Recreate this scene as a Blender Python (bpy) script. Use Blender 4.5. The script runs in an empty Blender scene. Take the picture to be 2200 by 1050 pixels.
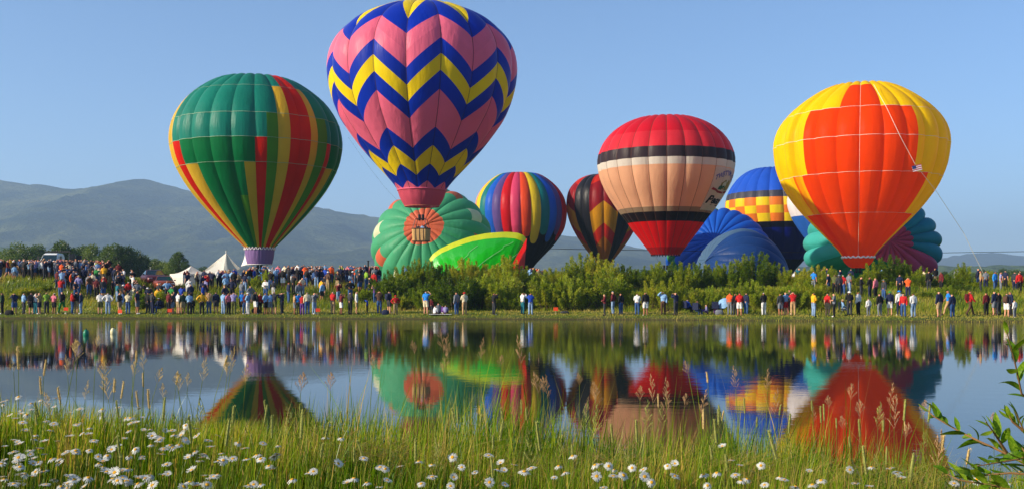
import bpy, math, random
import numpy as np
from mathutils import Vector, Matrix

R_ = math.radians
sc = bpy.context.scene
col = sc.collection
rng = random.Random(7)
nr = np.random.default_rng(11)

# ------------------------------------------------------------------ camera, sky, sun, exposure
EYE = 1.97          # eye height above the pond
F = 2200.0         # focal length in photograph pixels (photograph is 2200 wide)
HZ = 628.0         # horizon row
cam_d = bpy.data.cameras.new('camera'); cam = bpy.data.objects.new('camera', cam_d); col.objects.link(cam)
cam.location = (0, 0, EYE); cam.rotation_euler = (R_(90), 0, 0)
cam_d.sensor_width = 36; cam_d.lens = 36.0; cam_d.shift_y = (HZ - 525) / 2200
cam_d.clip_start = 0.1; cam_d.clip_end = 30000
sc.camera = cam

SUN_AZ, SUN_EL = 249.0, 23.0      # azimuth clockwise from +Y
w = bpy.data.worlds.new('World'); sc.world = w; w.use_nodes = True
nt = w.node_tree; nt.nodes.clear()
sky = nt.nodes.new('ShaderNodeTexSky'); sky.sky_type = 'NISHITA'; sky.sun_disc = False
sky.sun_elevation = R_(SUN_EL); sky.sun_rotation = R_(SUN_AZ)
sky.altitude = 1200; sky.air_density = 1.0; sky.dust_density = 1.7; sky.ozone_density = 5.0
bg = nt.nodes.new('ShaderNodeBackground'); bg.inputs[1].default_value = 0.105
wo = nt.nodes.new('ShaderNodeOutputWorld')
nt.links.new(sky.outputs[0], bg.inputs[0]); nt.links.new(bg.outputs[0], wo.inputs[0])
sd = bpy.data.lights.new('sun', 'SUN'); sun = bpy.data.objects.new('sun', sd); col.objects.link(sun)
sd.energy = 5.0; sd.angle = R_(0.5); sd.color = (1.0, 0.86, 0.66)
sdir = Vector((math.sin(R_(SUN_AZ)) * math.cos(R_(SUN_EL)), math.cos(R_(SUN_AZ)) * math.cos(R_(SUN_EL)), math.sin(R_(SUN_EL))))
sun.rotation_euler = sdir.to_track_quat('Z', 'Y').to_euler()
sun.location = (-60, -20, 60)
sc.view_settings.view_transform = 'Standard'; sc.view_settings.look = 'None'
sc.view_settings.exposure = 0.88; sc.view_settings.gamma = 1.0; sc.view_settings.use_curve_mapping = False
sc.cycles.max_bounces = 8; sc.cycles.diffuse_bounces = 3; sc.cycles.glossy_bounces = 3
sc.cycles.transmission_bounces = 5; sc.cycles.volume_bounces = 0; sc.cycles.transparent_max_bounces = 8
sc.cycles.caustics_reflective = False; sc.cycles.caustics_refractive = False

def W(px, py, Y):
    return Vector(((px - 1100) / F * Y, Y, EYE - (py - HZ) / F * Y))

# ------------------------------------------------------------------ helpers
def lin(h):
    h = h.lstrip('#'); v = [int(h[i:i + 2], 16) / 255 for i in (0, 2, 4)]
    return tuple((c / 12.92 if c <= .04045 else ((c + .055) / 1.055) ** 2.4) for c in v) + (1,)

def mk(name, V, faces, mats=(), idx=None, smooth=False):
    """mesh from numpy verts and faces (array Nx3/Nx4 or list of tuples)"""
    me = bpy.data.meshes.new(name)
    V = np.asarray(V, dtype=np.float32)
    if isinstance(faces, np.ndarray):
        n, k = faces.shape
        me.vertices.add(len(V)); me.vertices.foreach_set('co', V.ravel())
        me.loops.add(n * k); me.loops.foreach_set('vertex_index', faces.astype(np.int32).ravel())
        me.polygons.add(n)
        me.polygons.foreach_set('loop_start', np.arange(0, n * k, k, dtype=np.int32))
        me.polygons.foreach_set('loop_total', np.full(n, k, dtype=np.int32))
        me.update(calc_edges=True)
    else:
        me.from_pydata(V.tolist(), [], faces)
    for m in mats: me.materials.append(m)
    np_ = len(me.polygons)
    if idx is not None: me.polygons.foreach_set('material_index', np.asarray(idx, dtype=np.int32))
    me.polygons.foreach_set('use_smooth', np.full(np_, smooth, dtype=bool))
    me.update()
    return me

def link(name, me, parent=None, **props):
    o = bpy.data.objects.new(name, me); col.objects.link(o)
    if parent is not None: o.parent = parent
    for k, v in props.items(): o[k] = v
    return o

def thing(name, label, cat, loc=(0, 0, 0), rz=0, group=None):
    o = bpy.data.objects.new(name, None); col.objects.link(o)
    o.location = loc; o.rotation_euler = (0, 0, rz); o.empty_display_size = .3
    o['label'] = label; o['category'] = cat
    if group: o['group'] = group
    return o

def tag(o, label=None, cat=None, group=None, kind=None):
    if label: o['label'] = label
    if cat: o['category'] = cat
    if group: o['group'] = group
    if kind: o['kind'] = kind
    return o

class MB:
    """collects simple shapes into one mesh"""
    def __init__(s): s.V = []; s.F = []; s.I = []
    def add(s, V, Fs, mi=0):
        b = len(s.V); s.V += [tuple(v) for v in V]; s.F += [tuple(b + i for i in f) for f in Fs]; s.I += [mi] * len(Fs); return s
    def box(s, c, d, mi=0, M=None):
        x, y, z = d[0] / 2, d[1] / 2, d[2] / 2
        V = [Vector((sx * x, sy * y, sz * z)) for sz in (-1, 1) for sy in (-1, 1) for sx in (-1, 1)]
        if M is not None: V = [M @ v for v in V]
        V = [v + Vector(c) for v in V]
        return s.add(V, [(0, 2, 3, 1), (4, 5, 7, 6), (0, 1, 5, 4), (2, 6, 7, 3), (0, 4, 6, 2), (1, 3, 7, 5)], mi)
    def tube(s, pts, rad, n=6, mi=0, cap=True):
        pts = [Vector(p) for p in pts]; rads = rad if hasattr(rad, '__len__') else [rad] * len(pts)
        V = []; Fs = []
        for i, p in enumerate(pts):
            t = (pts[min(i + 1, len(pts) - 1)] - pts[max(i - 1, 0)])
            t = t.normalized() if t.length > 1e-9 else Vector((0, 0, 1))
            a = t.cross(Vector((0, 0, 1)) if abs(t.z) < .9 else Vector((1, 0, 0))).normalized(); b = t.cross(a)
            for k in range(n):
                an = 2 * math.pi * k / n
                V.append(p + (a * math.cos(an) + b * math.sin(an)) * rads[i])
        for i in range(len(pts) - 1):
            for k in range(n):
                Fs.append((i * n + k, i * n + (k + 1) % n, (i + 1) * n + (k + 1) % n, (i + 1) * n + k))
        if cap:
            Fs.append(tuple(range(n))[::-1]); Fs.append(tuple((len(pts) - 1) * n + k for k in range(n)))
        return s.add(V, Fs, mi)
    def lathe(s, prof, c=(0, 0, 0), n=12, mi=0):
        V = []; Fs = []
        for (r, z) in prof:
            for k in range(n):
                an = 2 * math.pi * k / n; V.append((c[0] + r * math.cos(an), c[1] + r * math.sin(an), c[2] + z))
        for i in range(len(prof) - 1):
            for k in range(n):
                Fs.append((i * n + k, i * n + (k + 1) % n, (i + 1) * n + (k + 1) % n, (i + 1) * n + k))
        return s.add(V, Fs, mi)
    def mesh(s, name, mats=(), smooth=False): return mk(name, s.V, s.F, mats, s.I, smooth)
    def obj(s, name, mats, parent=None, smooth=False, **p):
        return link(name, s.mesh(name, mats if isinstance(mats, (list, tuple)) else [mats], smooth), parent, **p)

def hash2(ix, iy, seed=0):
    h = np.sin(ix * 127.1 + iy * 311.7 + seed * 74.7) * 43758.5453
    return h - np.floor(h)
def vnoise(x, y, seed=0):
    x = np.asarray(x, float); y = np.asarray(y, float)
    ix = np.floor(x); iy = np.floor(y); fx = x - ix; fy = y - iy
    fx = fx * fx * (3 - 2 * fx); fy = fy * fy * (3 - 2 * fy)
    a = hash2(ix, iy, seed); b = hash2(ix + 1, iy, seed); c = hash2(ix, iy + 1, seed); d = hash2(ix + 1, iy + 1, seed)
    return (a * (1 - fx) + b * fx) * (1 - fy) + (c * (1 - fx) + d * fx) * fy
def fbm(x, y, o=4, seed=0):
    s = 0; a = .5; t = 0
    for i in range(o):
        s = s + a * vnoise(x, y, seed + i * 3); t += a; a *= .5; x = x * 2.03; y = y * 2.03
    return s / t

# ------------------------------------------------------------------ materials
_m = {}
def nodes(name):
    m = bpy.data.materials.new(name); m.use_nodes = True; t = m.node_tree
    b = t.nodes['Principled BSDF']; return m, t, b

def plain(name, hexc, rough=.7, metal=0.0, var=.18, scale=6.0, spec=.35, bump=0.0):
    if name in _m: return _m[name]
    m, t, b = nodes(name); c = lin(hexc)
    n = t.nodes.new('ShaderNodeTexNoise'); n.inputs['Scale'].default_value = scale; n.inputs['Detail'].default_value = 4
    tc = t.nodes.new('ShaderNodeTexCoord'); t.links.new(tc.outputs['Object'], n.inputs['Vector'])
    r = t.nodes.new('ShaderNodeValToRGB'); r.color_ramp.elements[0].position = .3; r.color_ramp.elements[1].position = .7
    r.color_ramp.elements[0].color = tuple(x * (1 - var) for x in c[:3]) + (1,)
    r.color_ramp.elements[1].color = tuple(min(1, x * (1 + var)) for x in c[:3]) + (1,)
    t.links.new(n.outputs['Fac'], r.inputs[0]); t.links.new(r.outputs[0], b.inputs['Base Color'])
    b.inputs['Roughness'].default_value = rough; b.inputs['Metallic'].default_value = metal
    b.inputs['Specular IOR Level'].default_value = spec
    if bump:
        bp = t.nodes.new('ShaderNodeBump'); bp.inputs['Strength'].default_value = bump; bp.inputs['Distance'].default_value = .02
        t.links.new(n.outputs['Fac'], bp.inputs['Height']); t.links.new(bp.outputs[0], b.inputs['Normal'])
    _m[name] = m; return m

def fab(name, hexc, trans=.34, gloss=.10):
    """ripstop balloon cloth: diffuse + light shining through, faint sheen, fine vertical wrinkles"""
    key = 'cloth_' + name
    if key in _m: return _m[key]
    m = bpy.data.materials.new(key); m.use_nodes = True; t = m.node_tree; t.nodes.clear()
    out = t.nodes.new('ShaderNodeOutputMaterial'); c = lin(hexc)
    tc = t.nodes.new('ShaderNodeTexCoord')
    mp = t.nodes.new('ShaderNodeMapping'); mp.inputs['Scale'].default_value = (1.7, 1.7, .28)
    t.links.new(tc.outputs['Object'], mp.inputs[0])
    n = t.nodes.new('ShaderNodeTexNoise'); n.inputs['Scale'].default_value = 1.6; n.inputs['Detail'].default_value = 5; n.inputs['Roughness'].default_value = .55
    t.links.new(mp.outputs[0], n.inputs['Vector'])
    n2 = t.nodes.new('ShaderNodeTexNoise'); n2.inputs['Scale'].default_value = .5; n2.inputs['Detail'].default_value = 3
    t.links.new(tc.outputs['Object'], n2.inputs['Vector'])
    oi = t.nodes.new('ShaderNodeObjectInfo')
    ad = t.nodes.new('ShaderNodeMath'); ad.operation = 'MULTIPLY_ADD'; ad.inputs[1].default_value = .35
    t.links.new(oi.outputs['Random'], ad.inputs[0]); t.links.new(n2.outputs['Fac'], ad.inputs[2])
    r = t.nodes.new('ShaderNodeMapRange'); r.inputs['From Min'].default_value = .3; r.inputs['From Max'].default_value = 1.0
    r.inputs['To Min'].default_value = .86; r.inputs['To Max'].default_value = 1.1
    t.links.new(ad.outputs[0], r.inputs['Value'])
    mx = t.nodes.new('ShaderNodeVectorMath'); mx.operation = 'SCALE'; mx.inputs[0].default_value = c[:3]
    t.links.new(r.outputs[0], mx.inputs['Scale'])
    bp = t.nodes.new('ShaderNodeBump'); bp.inputs['Strength'].default_value = .38; bp.inputs['Distance'].default_value = .2
    t.links.new(n.outputs['Fac'], bp.inputs['Height'])
    d = t.nodes.new('ShaderNodeBsdfDiffuse'); tr = t.nodes.new('ShaderNodeBsdfTranslucent'); g = t.nodes.new('ShaderNodeBsdfGlossy')
    g.inputs['Roughness'].default_value = .38
    for x in (d, g): t.links.new(bp.outputs[0], x.inputs['Normal'])
    t.links.new(mx.outputs[0], d.inputs[0])
    tr.inputs[0].default_value = tuple(min(1, x ** .85 * 1.05) for x in c[:3]) + (1,)
    g.inputs[0].default_value = (1, 1, 1, 1)
    m1 = t.nodes.new('ShaderNodeMixShader'); m1.inputs[0].default_value = trans
    t.links.new(d.outputs[0], m1.inputs[1]); t.links.new(tr.outputs[0], m1.inputs[2])
    fr = t.nodes.new('ShaderNodeLayerWeight'); fr.inputs[0].default_value = .28
    fm = t.nodes.new('ShaderNodeMath'); fm.operation = 'MULTIPLY'; fm.inputs[1].default_value = gloss * 2.2
    t.links.new(fr.outputs['Fresnel'], fm.inputs[0])
    m2 = t.nodes.new('ShaderNodeMixShader'); t.links.new(fm.outputs[0], m2.inputs[0])
    t.links.new(m1.outputs[0], m2.inputs[1]); t.links.new(g.outputs[0], m2.inputs[2])
    t.links.new(m2.outputs[0], out.inputs[0])
    _m[key] = m; return m

def leafmat(name, cols, trans=.4, scale=1.2, rough=.6, attr=None, spec=.2):
    """foliage: diffuse + translucent; colour varies by noise over the plant and by object"""
    if name in _m: return _m[name]
    m = bpy.data.materials.new(name); m.use_nodes = True; t = m.node_tree; t.nodes.clear()
    out = t.nodes.new('ShaderNodeOutputMaterial')
    r = t.nodes.new('ShaderNodeValToRGB'); e = r.color_ramp.elements
    e[0].position = .25; e[0].color = lin(cols[0]); e[1].position = .78; e[1].color = lin(cols[-1])
    for i, c in enumerate(cols[1:-1]):
        q = e.new(.25 + .53 * (i + 1) / (len(cols) - 1)); q.color = lin(c)
    if attr:
        a = t.nodes.new('ShaderNodeAttribute'); a.attribute_name = attr; t.links.new(a.outputs['Fac'], r.inputs[0])
    else:
        tc = t.nodes.new('ShaderNodeTexCoord')
        n = t.nodes.new('ShaderNodeTexNoise'); n.inputs['Scale'].default_value = scale; n.inputs['Detail'].default_value = 8; n.inputs['Roughness'].default_value = .7
        t.links.new(tc.outputs['Object'], n.inputs['Vector'])
        oi = t.nodes.new('ShaderNodeObjectInfo'); ma = t.nodes.new('ShaderNodeMath'); ma.operation = 'MULTIPLY_ADD'
        ma.inputs[1].default_value = .35; t.links.new(oi.outputs['Random'], ma.inputs[0])
        mb = t.nodes.new('ShaderNodeMath'); mb.operation = 'SUBTRACT'; mb.inputs[1].default_value = .17
        t.links.new(n.outputs['Fac'], ma.inputs[2]); t.links.new(ma.outputs[0], mb.inputs[0]); t.links.new(mb.outputs[0], r.inputs[0])
    d = t.nodes.new('ShaderNodeBsdfDiffuse'); tr = t.nodes.new('ShaderNodeBsdfTranslucent'); g = t.nodes.new('ShaderNodeBsdfGlossy')
    g.inputs['Roughness'].default_value = rough - .2
    t.links.new(r.outputs[0], d.inputs[0])
    hs = t.nodes.new('ShaderNodeHueSaturation'); hs.inputs['Hue'].default_value = .485; hs.inputs['Saturation'].default_value = 1.1; hs.inputs['Value'].default_value = 1.35
    t.links.new(r.outputs[0], hs.inputs['Color']); t.links.new(hs.outputs[0], tr.inputs[0])
    m1 = t.nodes.new('ShaderNodeMixShader'); m1.inputs[0].default_value = trans
    t.links.new(d.outputs[0], m1.inputs[1]); t.links.new(tr.outputs[0], m1.inputs[2])
    fr = t.nodes.new('ShaderNodeLayerWeight'); fr.inputs[0].default_value = .2
    fm = t.nodes.new('ShaderNodeMath'); fm.operation = 'MULTIPLY'; fm.inputs[1].default_value = spec
    t.links.new(fr.outputs['Fresnel'], fm.inputs[0])
    m2 = t.nodes.new('ShaderNodeMixShader'); t.links.new(fm.outputs[0], m2.inputs[0])
    t.links.new(m1.outputs[0], m2.inputs[1]); t.links.new(g.outputs[0], m2.inputs[2]); t.links.new(m2.outputs[0], out.inputs[0])
    _m[name] = m; return m

# ------------------------------------------------------------------ terrain
def sstep(a, b, x):
    t = np.clip((x - a) / (b - a), 0, 1); return t * t * (3 - 2 * t)
def shore(X):
    X = np.asarray(X, float)
    return np.interp(X, [-200, -40, -25, 0, 10, 17, 25, 40, 200], [77, 78.3, 78, 76, 74.8, 72.3, 69.8, 67.5, 64]) + .35 * (fbm(X * .5, X * 0 + 3, 3, 5) - .5) * 2
def height(X, Y):
    X = np.asarray(X, float); Y = np.asarray(Y, float)
    d = Y - shore(X)
    H = np.interp(X, [-200, -38, -35, -32, -27, -24.5, -20.5, -13, -8, 10, 200], [3.15, 3.0, 2.65, 2.15, 2.05, 2.2, 2.5, 2.5, 2.15, 1.95, 1.9])
    far = np.where(d < 0, -np.clip(-d * .12, 0, 1.1), .26 * sstep(0, 1.2, d) + .16 * sstep(1.2, 5, d))
    far = far + (H - .42) * sstep(5, 15, d) + (2.3 - H) * sstep(35, 80, d)
    far = far + (fbm(X * .35, Y * .35, 4, 9) - .5) * .35 * sstep(3, 9, d) + (fbm(X * 1.8, Y * 1.8, 3, 2) - .5) * .10 * sstep(.2, 1.2, d)
    far = far + (fbm(X * .01, Y * .01, 3, 4) - .5) * 3 * sstep(150, 400, Y)
    far = far + np.where(d > 0, np.clip(-1.13 + .015 * Y, 0, 1.1), 0)
    # near bank
    edge = np.interp(X, [-6, -2, 0, 1, 2, 3, 6], [5.6, 5.3, 4.7, 4.5, 4.1, 3.6, 3.4]) + (fbm(X * .9, X * 0, 3, 8) - .5) * .5
    near = 1.02 + .05 * sstep(1, -3, X) - .03 * X * 0
    k = Y - edge
    near = near - 1.75 * sstep(0, 1, np.clip(k / 8.5, 0, 1)) - .38 * sstep(-.2, 1.1, k) + .0 * X
    near = near + (fbm(X * 2.2, Y * 2.2, 4, 1) - .5) * .14
    near = np.where(Y > edge + 9, -1.1, near)
    return np.where(Y < 40, np.maximum(near, -1.1), far)
def hz(x, y): return float(height(np.array([x]), np.array([y]))[0])
def ray_ground(px, py, y0=66, y1=130):
    """distance at which the line of sight through (px,py) meets the far ground"""
    Y = np.arange(y0, y1, .25); X = (px - 1100) / F * Y; Z = EYE - (py - HZ) / F * Y
    hit = np.nonzero(height(X, Y) >= Z)[0]
    return float(Y[hit[0]]) if len(hit) else y1

def grid_faces(nx, ny):
    i = np.arange(nx - 1)[None, :] + (np.arange(ny - 1) * nx)[:, None]
    return np.stack([i, i + 1, i + nx + 1, i + nx], -1).reshape(-1, 4)

def ground_mat():
    m, t, b = nodes('ground_grass'); tc = t.nodes.new('ShaderNodeTexCoord')
    def noise(s, d=6):
        n = t.nodes.new('ShaderNodeTexNoise'); n.inputs['Scale'].default_value = s; n.inputs['Detail'].default_value = d
        n.inputs['Roughness'].default_value = .65; t.links.new(tc.outputs['Object'], n.inputs['Vector']); return n
    a = noise(.35); c = noise(4.0, 8)
    r1 = t.nodes.new('ShaderNodeValToRGB'); e = r1.color_ramp.elements
    e[0].position = .33; e[0].color = lin('#35441a'); e[1].position = .68; e[1].color = lin('#6f7430')
    q = e.new(.5); q.color = lin('#4f5f22')
    t.links.new(c.outputs['Fac'], r1.inputs[0])
    r2 = t.nodes.new('ShaderNodeValToRGB'); e = r2.color_ramp.elements
    e[0].position = .52; e[0].color = (0, 0, 0, 1); e[1].position = .66; e[1].color = (1, 1, 1, 1)
    t.links.new(a.outputs['Fac'], r2.inputs[0])
    mx = t.nodes.new('ShaderNodeMix'); mx.data_type = 'RGBA'
    f = t.nodes.new('ShaderNodeMath'); f.operation = 'MULTIPLY'; f.inputs[1].default_value = .6
    t.links.new(r2.outputs[0], f.inputs[0]); t.links.new(f.outputs[0], mx.inputs[0])
    t.links.new(r1.outputs[0], mx.inputs[6]); mx.inputs[7].default_value = lin('#7c7440')
    # wet mud close to the waterline (height of the ground above the pond)
    sp = t.nodes.new('ShaderNodeSeparateXYZ'); t.links.new(tc.outputs['Object'], sp.inputs[0])
    mr = t.nodes.new('ShaderNodeMapRange'); mr.inputs['From Min'].default_value = .04; mr.inputs['From Max'].default_value = .2
    mr.inputs['To Min'].default_value = .85; mr.inputs['To Max'].default_value = 0
    t.links.new(sp.outputs[2], mr.inputs['Value'])
    m3 = t.nodes.new('ShaderNodeMix'); m3.data_type = 'RGBA'; t.links.new(mr.outputs[0], m3.inputs[0])
    t.links.new(mx.outputs[2], m3.inputs[6]); m3.inputs[7].default_value = lin('#4a4028')
    t.links.new(m3.outputs[2], b.inputs['Base Color']); b.inputs['Roughness'].default_value = .95; b.inputs['Specular IOR Level'].default_value = .1
    bp = t.nodes.new('ShaderNodeBump'); bp.inputs['Distance'].default_value = .08; bp.inputs['Strength'].default_value = .8
    t.links.new(c.outputs['Fac'], bp.inputs['Height']); t.links.new(bp.outputs[0], b.inputs['Normal'])
    return m
ys = np.concatenate([np.linspace(-30, -1, 12), np.arange(0, 15, .12), np.linspace(16, 62, 14), np.arange(63, 110, .4), np.geomspace(111, 9000, 70)])
xs = np.concatenate([-np.geomspace(7500, 62, 45), np.arange(-60, -8, .8), np.arange(-8, 8, .13), np.arange(8, 60.5, .8), np.geomspace(62, 7500, 45)])
GX, GY = np.meshgrid(xs, ys)
GZ = height(GX, GY)
ground = link('ground', mk('ground', np.stack([GX, GY, GZ], -1).reshape(-1, 3), grid_faces(len(xs), len(ys)), [ground_mat()], smooth=True))
tag(ground, kind='structure', label='grassy ground with the pond basin and the far bank')

# water
def water_mat():
    m, t, b = nodes('pond_water'); tc = t.nodes.new('ShaderNodeTexCoord')
    b.inputs['Base Color'].default_value = (.012, .016, .012, 1); b.inputs['Roughness'].default_value = .015
    b.inputs['IOR'].default_value = 1.36; b.inputs['Specular IOR Level'].default_value = .5
    def n(sx, sy, s, d):
        mp = t.nodes.new('ShaderNodeMapping'); mp.inputs['Scale'].default_value = (sx, sy, 1); t.links.new(tc.outputs['Object'], mp.inputs[0])
        k = t.nodes.new('ShaderNodeTexNoise'); k.inputs['Scale'].default_value = s; k.inputs['Detail'].default_value = d; t.links.new(mp.outputs[0], k.inputs['Vector']); return k
    a = n(1, 1.6, 1.1, 2); c = n(1, 2.2, 5.0, 3); p = n(.35, .5, .12, 3)
    mp2 = t.nodes.new('ShaderNodeMapRange'); mp2.inputs['From Min'].default_value = .42; mp2.inputs['From Max'].default_value = .62
    mp2.inputs['To Min'].default_value = .25; mp2.inputs['To Max'].default_value = 1.0; t.links.new(p.outputs['Fac'], mp2.inputs['Value'])
    ml = t.nodes.new('ShaderNodeMath'); ml.operation = 'MULTIPLY'; t.links.new(c.outputs['Fac'], ml.inputs[0]); t.links.new(mp2.outputs[0], ml.inputs[1])
    b1 = t.nodes.new('ShaderNodeBump'); b1.inputs['Strength'].default_value = 1; b1.inputs['Distance'].default_value = .0035
    b2 = t.nodes.new('ShaderNodeBump'); b2.inputs['Strength'].default_value = 1; b2.inputs['Distance'].default_value = .0016
    t.links.new(a.outputs['Fac'], b1.inputs['Height']); t.links.new(ml.outputs[0], b2.inputs['Height'])
    sp = t.nodes.new('ShaderNodeSeparateXYZ'); t.links.new(tc.outputs['Object'], sp.inputs[0])
    mr = t.nodes.new('ShaderNodeMapRange'); mr.inputs['From Min'].default_value = 30; mr.inputs['From Max'].default_value = 68; mr.inputs['To Min'].default_value = .46; mr.inputs['To Max'].default_value = 3.3
    t.links.new(sp.outputs[1], mr.inputs['Value']); m5 = t.nodes.new('ShaderNodeMath'); m5.operation = 'MULTIPLY'; m6 = t.nodes.new('ShaderNodeMath'); m6.operation = 'ADD'; m6.inputs[1].default_value = .25; t.links.new(mp2.outputs[0], m6.inputs[0]); t.links.new(m6.outputs[0], m5.inputs[0]); t.links.new(mr.outputs[0], m5.inputs[1]); t.links.new(m5.outputs[0], b1.inputs['Strength']); t.links.new(mr.outputs[0], b2.inputs['Strength'])
    t.links.new(b1.outputs[0], b2.inputs['Normal']); t.links.new(b2.outputs[0], b.inputs['Normal'])
    return m
wv = [(-180, 5, 0), (180, 5, 0), (180, 92, 0), (-180, 92, 0)]
water = link('pond_water', mk('pond_water', wv, [(0, 1, 2, 3)], [water_mat()]))
tag(water, kind='structure', label='calm pond reflecting the balloons')

# mountains
def ridge(name, label, pts, Dc, Df, seed, cols, amp=.22, nx=420, ny=60):
    px = np.linspace(-1500, 3700, nx); xs_ = [p[0] for p in pts]; ysp = [p[1] for p in pts]
    crest = np.interp(px, xs_, ysp)
    # smooth the crest line
    k = np.hanning(9); k /= k.sum(); crest = np.convolve(np.pad(crest, 4, 'edge'), k, 'valid')
    Hc = EYE + (HZ - crest) / F * Dc
    X = (px - 1100) / F * Dc
    wv_ = np.linspace(0, 1.5, ny)
    U, Wv = np.meshgrid(X, wv_); Hh = np.tile(Hc, (ny, 1))
    Y = Df + (Dc - Df) * Wv
    sc_ = 1 / (Dc * .09)
    warp = (fbm(U * sc_, Y * sc_ * .6, 4, seed) - .5) * Dc * .09
    rid = 1 - np.abs(2 * fbm((U + warp) * sc_ * 1.3, Y * sc_ * .45, 4, seed + 20) - 1) * 1.6
    prof = np.where(Wv <= 1, Wv ** 1.15, 1 - (Wv - 1) * 1.1)
    env = np.clip(Wv, 0, 1) * np.clip(1 - Wv, 0, 1) * 4
    Z = Hh * prof + Hh * amp * (rid - .35) * env
    Z = Z + (fbm(U * sc_ * 9, Y * sc_ * 9, 3, seed + 7) - .5) * Dc * .0045 * np.clip(Wv * 4, 0, 1) + (hash2(U, Y, seed) - .5) * Dc * .0012 * np.clip(Wv * 4, 0, 1)
    Z = np.where(Wv == 0, -6, Z)
    m, t, b = nodes(name + '_forest'); tc = t.nodes.new('ShaderNodeTexCoord')
    def nn(s, d):
        n = t.nodes.new('ShaderNodeTexNoise'); n.inputs['Scale'].default_value = s; n.inputs['Detail'].default_value = d; n.inputs['Roughness'].default_value = .6
        t.links.new(tc.outputs['Object'], n.inputs['Vector']); return n
    n1 = nn(.0035, 6); n2 = nn(.05, 6)
    r = t.nodes.new('ShaderNodeValToRGB'); e = r.color_ramp.elements
    e[0].position = .4; e[0].color = lin(cols[0]); e[1].position = .62; e[1].color = lin(cols[1])
    t.links.new(n1.outputs['Fac'], r.inputs[0])
    mx = t.nodes.new('ShaderNodeMix'); mx.data_type = 'RGBA'; mx.blend_type = 'MULTIPLY'; mx.inputs[0].default_value = .8
    r2 = t.nodes.new('ShaderNodeValToRGB'); e = r2.color_ramp.elements
    e[0].position = .35; e[0].color = (.45, .45, .45, 1); e[1].position = .6; e[1].color = (1.2, 1.2, 1.1, 1)
    t.links.new(n2.outputs['Fac'], r2.inputs[0]); t.links.new(r.outputs[0], mx.inputs[6]); t.links.new(r2.outputs[0], mx.inputs[7])
    t.links.new(mx.outputs[2], b.inputs['Base Color']); b.inputs['Roughness'].default_value = 1; b.inputs['Specular IOR Level'].default_value = 0
    bp = t.nodes.new('ShaderNodeBump'); bp.inputs['Distance'].default_value = 14; bp.inputs['Strength'].default_value = .8
    t.links.new(n2.outputs['Fac'], bp.inputs['Height']); t.links.new(bp.outputs[0], b.inputs['Normal'])
    o = link(name, mk(name, np.stack([U, Y, Z], -1).reshape(-1, 3), grid_faces(nx, ny), [m], smooth=True))
    return tag(o, label, kind='structure')
ridge('mountain', 'long forested mountain with a rounded summit on the left',
      [(-1500, 470), (-300, 372), (0, 385), (60, 393), (120, 402), (168, 407), (215, 402), (250, 393), (275, 385), (292, 382), (312, 383), (345, 393), (390, 402), (425, 411), (480, 422), (560, 434), (640, 442), (700, 448), (760, 459), (830, 467),
       (900, 474), (1000, 482), (1100, 492), (1200, 505), (1290, 518), (1400, 540), (1520, 566), (1700, 600), (3700, 640)],
      3600, 2000, 3, ('#1c2a18', '#565a34'), amp=.15)
ridge('far_mountain', 'paler mountain ridge behind the left summit',
      [(-1500, 420), (-250, 410), (0, 400), (40, 403), (100, 408), (160, 414), (230, 424), (400, 450), (900, 500), (1180, 505), (1290, 512), (1380, 536), (1480, 548), (1560, 553), (1680, 556), (1800, 556), (1920, 556), (2010, 556), (2060, 547), (2105, 540), (2150, 543), (2200, 552), (2400, 560), (2700, 550), (3700, 545)],
      4800, 3800, 11, ('#26321f', '#3a4028'), amp=.12)
ridge('foothill', 'low wooded foothill at the base of the mountains',
      [(-1500, 560), (0, 532), (60, 534), (140, 545), (240, 560), (420, 574), (700, 582), (1100, 584), (1500, 578), (1800, 574), (2000, 570), (2200, 571), (2500, 575), (3700, 560)],
      1500, 1100, 17, ('#35492a', '#56653a'), amp=.1)

# air
hm = bpy.data.materials.new('haze_air'); hm.use_nodes = True; t = hm.node_tree; t.nodes.clear()
pv = t.nodes.new('ShaderNodeVolumePrincipled'); pv.inputs['Color'].default_value = (.47, .70, 1.0, 1); pv.inputs['Density'].default_value = 2.0e-4
pv.inputs['Anisotropy'].default_value = 0.1
ho = t.nodes.new('ShaderNodeOutputMaterial'); t.links.new(pv.outputs[0], ho.inputs['Volume'])
hb = MB().box((0, 4000, 297), (16400, 10400, 598)); haze = hb.obj('haze', hm); tag(haze, 'thin blue morning haze over the valley', kind='stuff')
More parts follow.
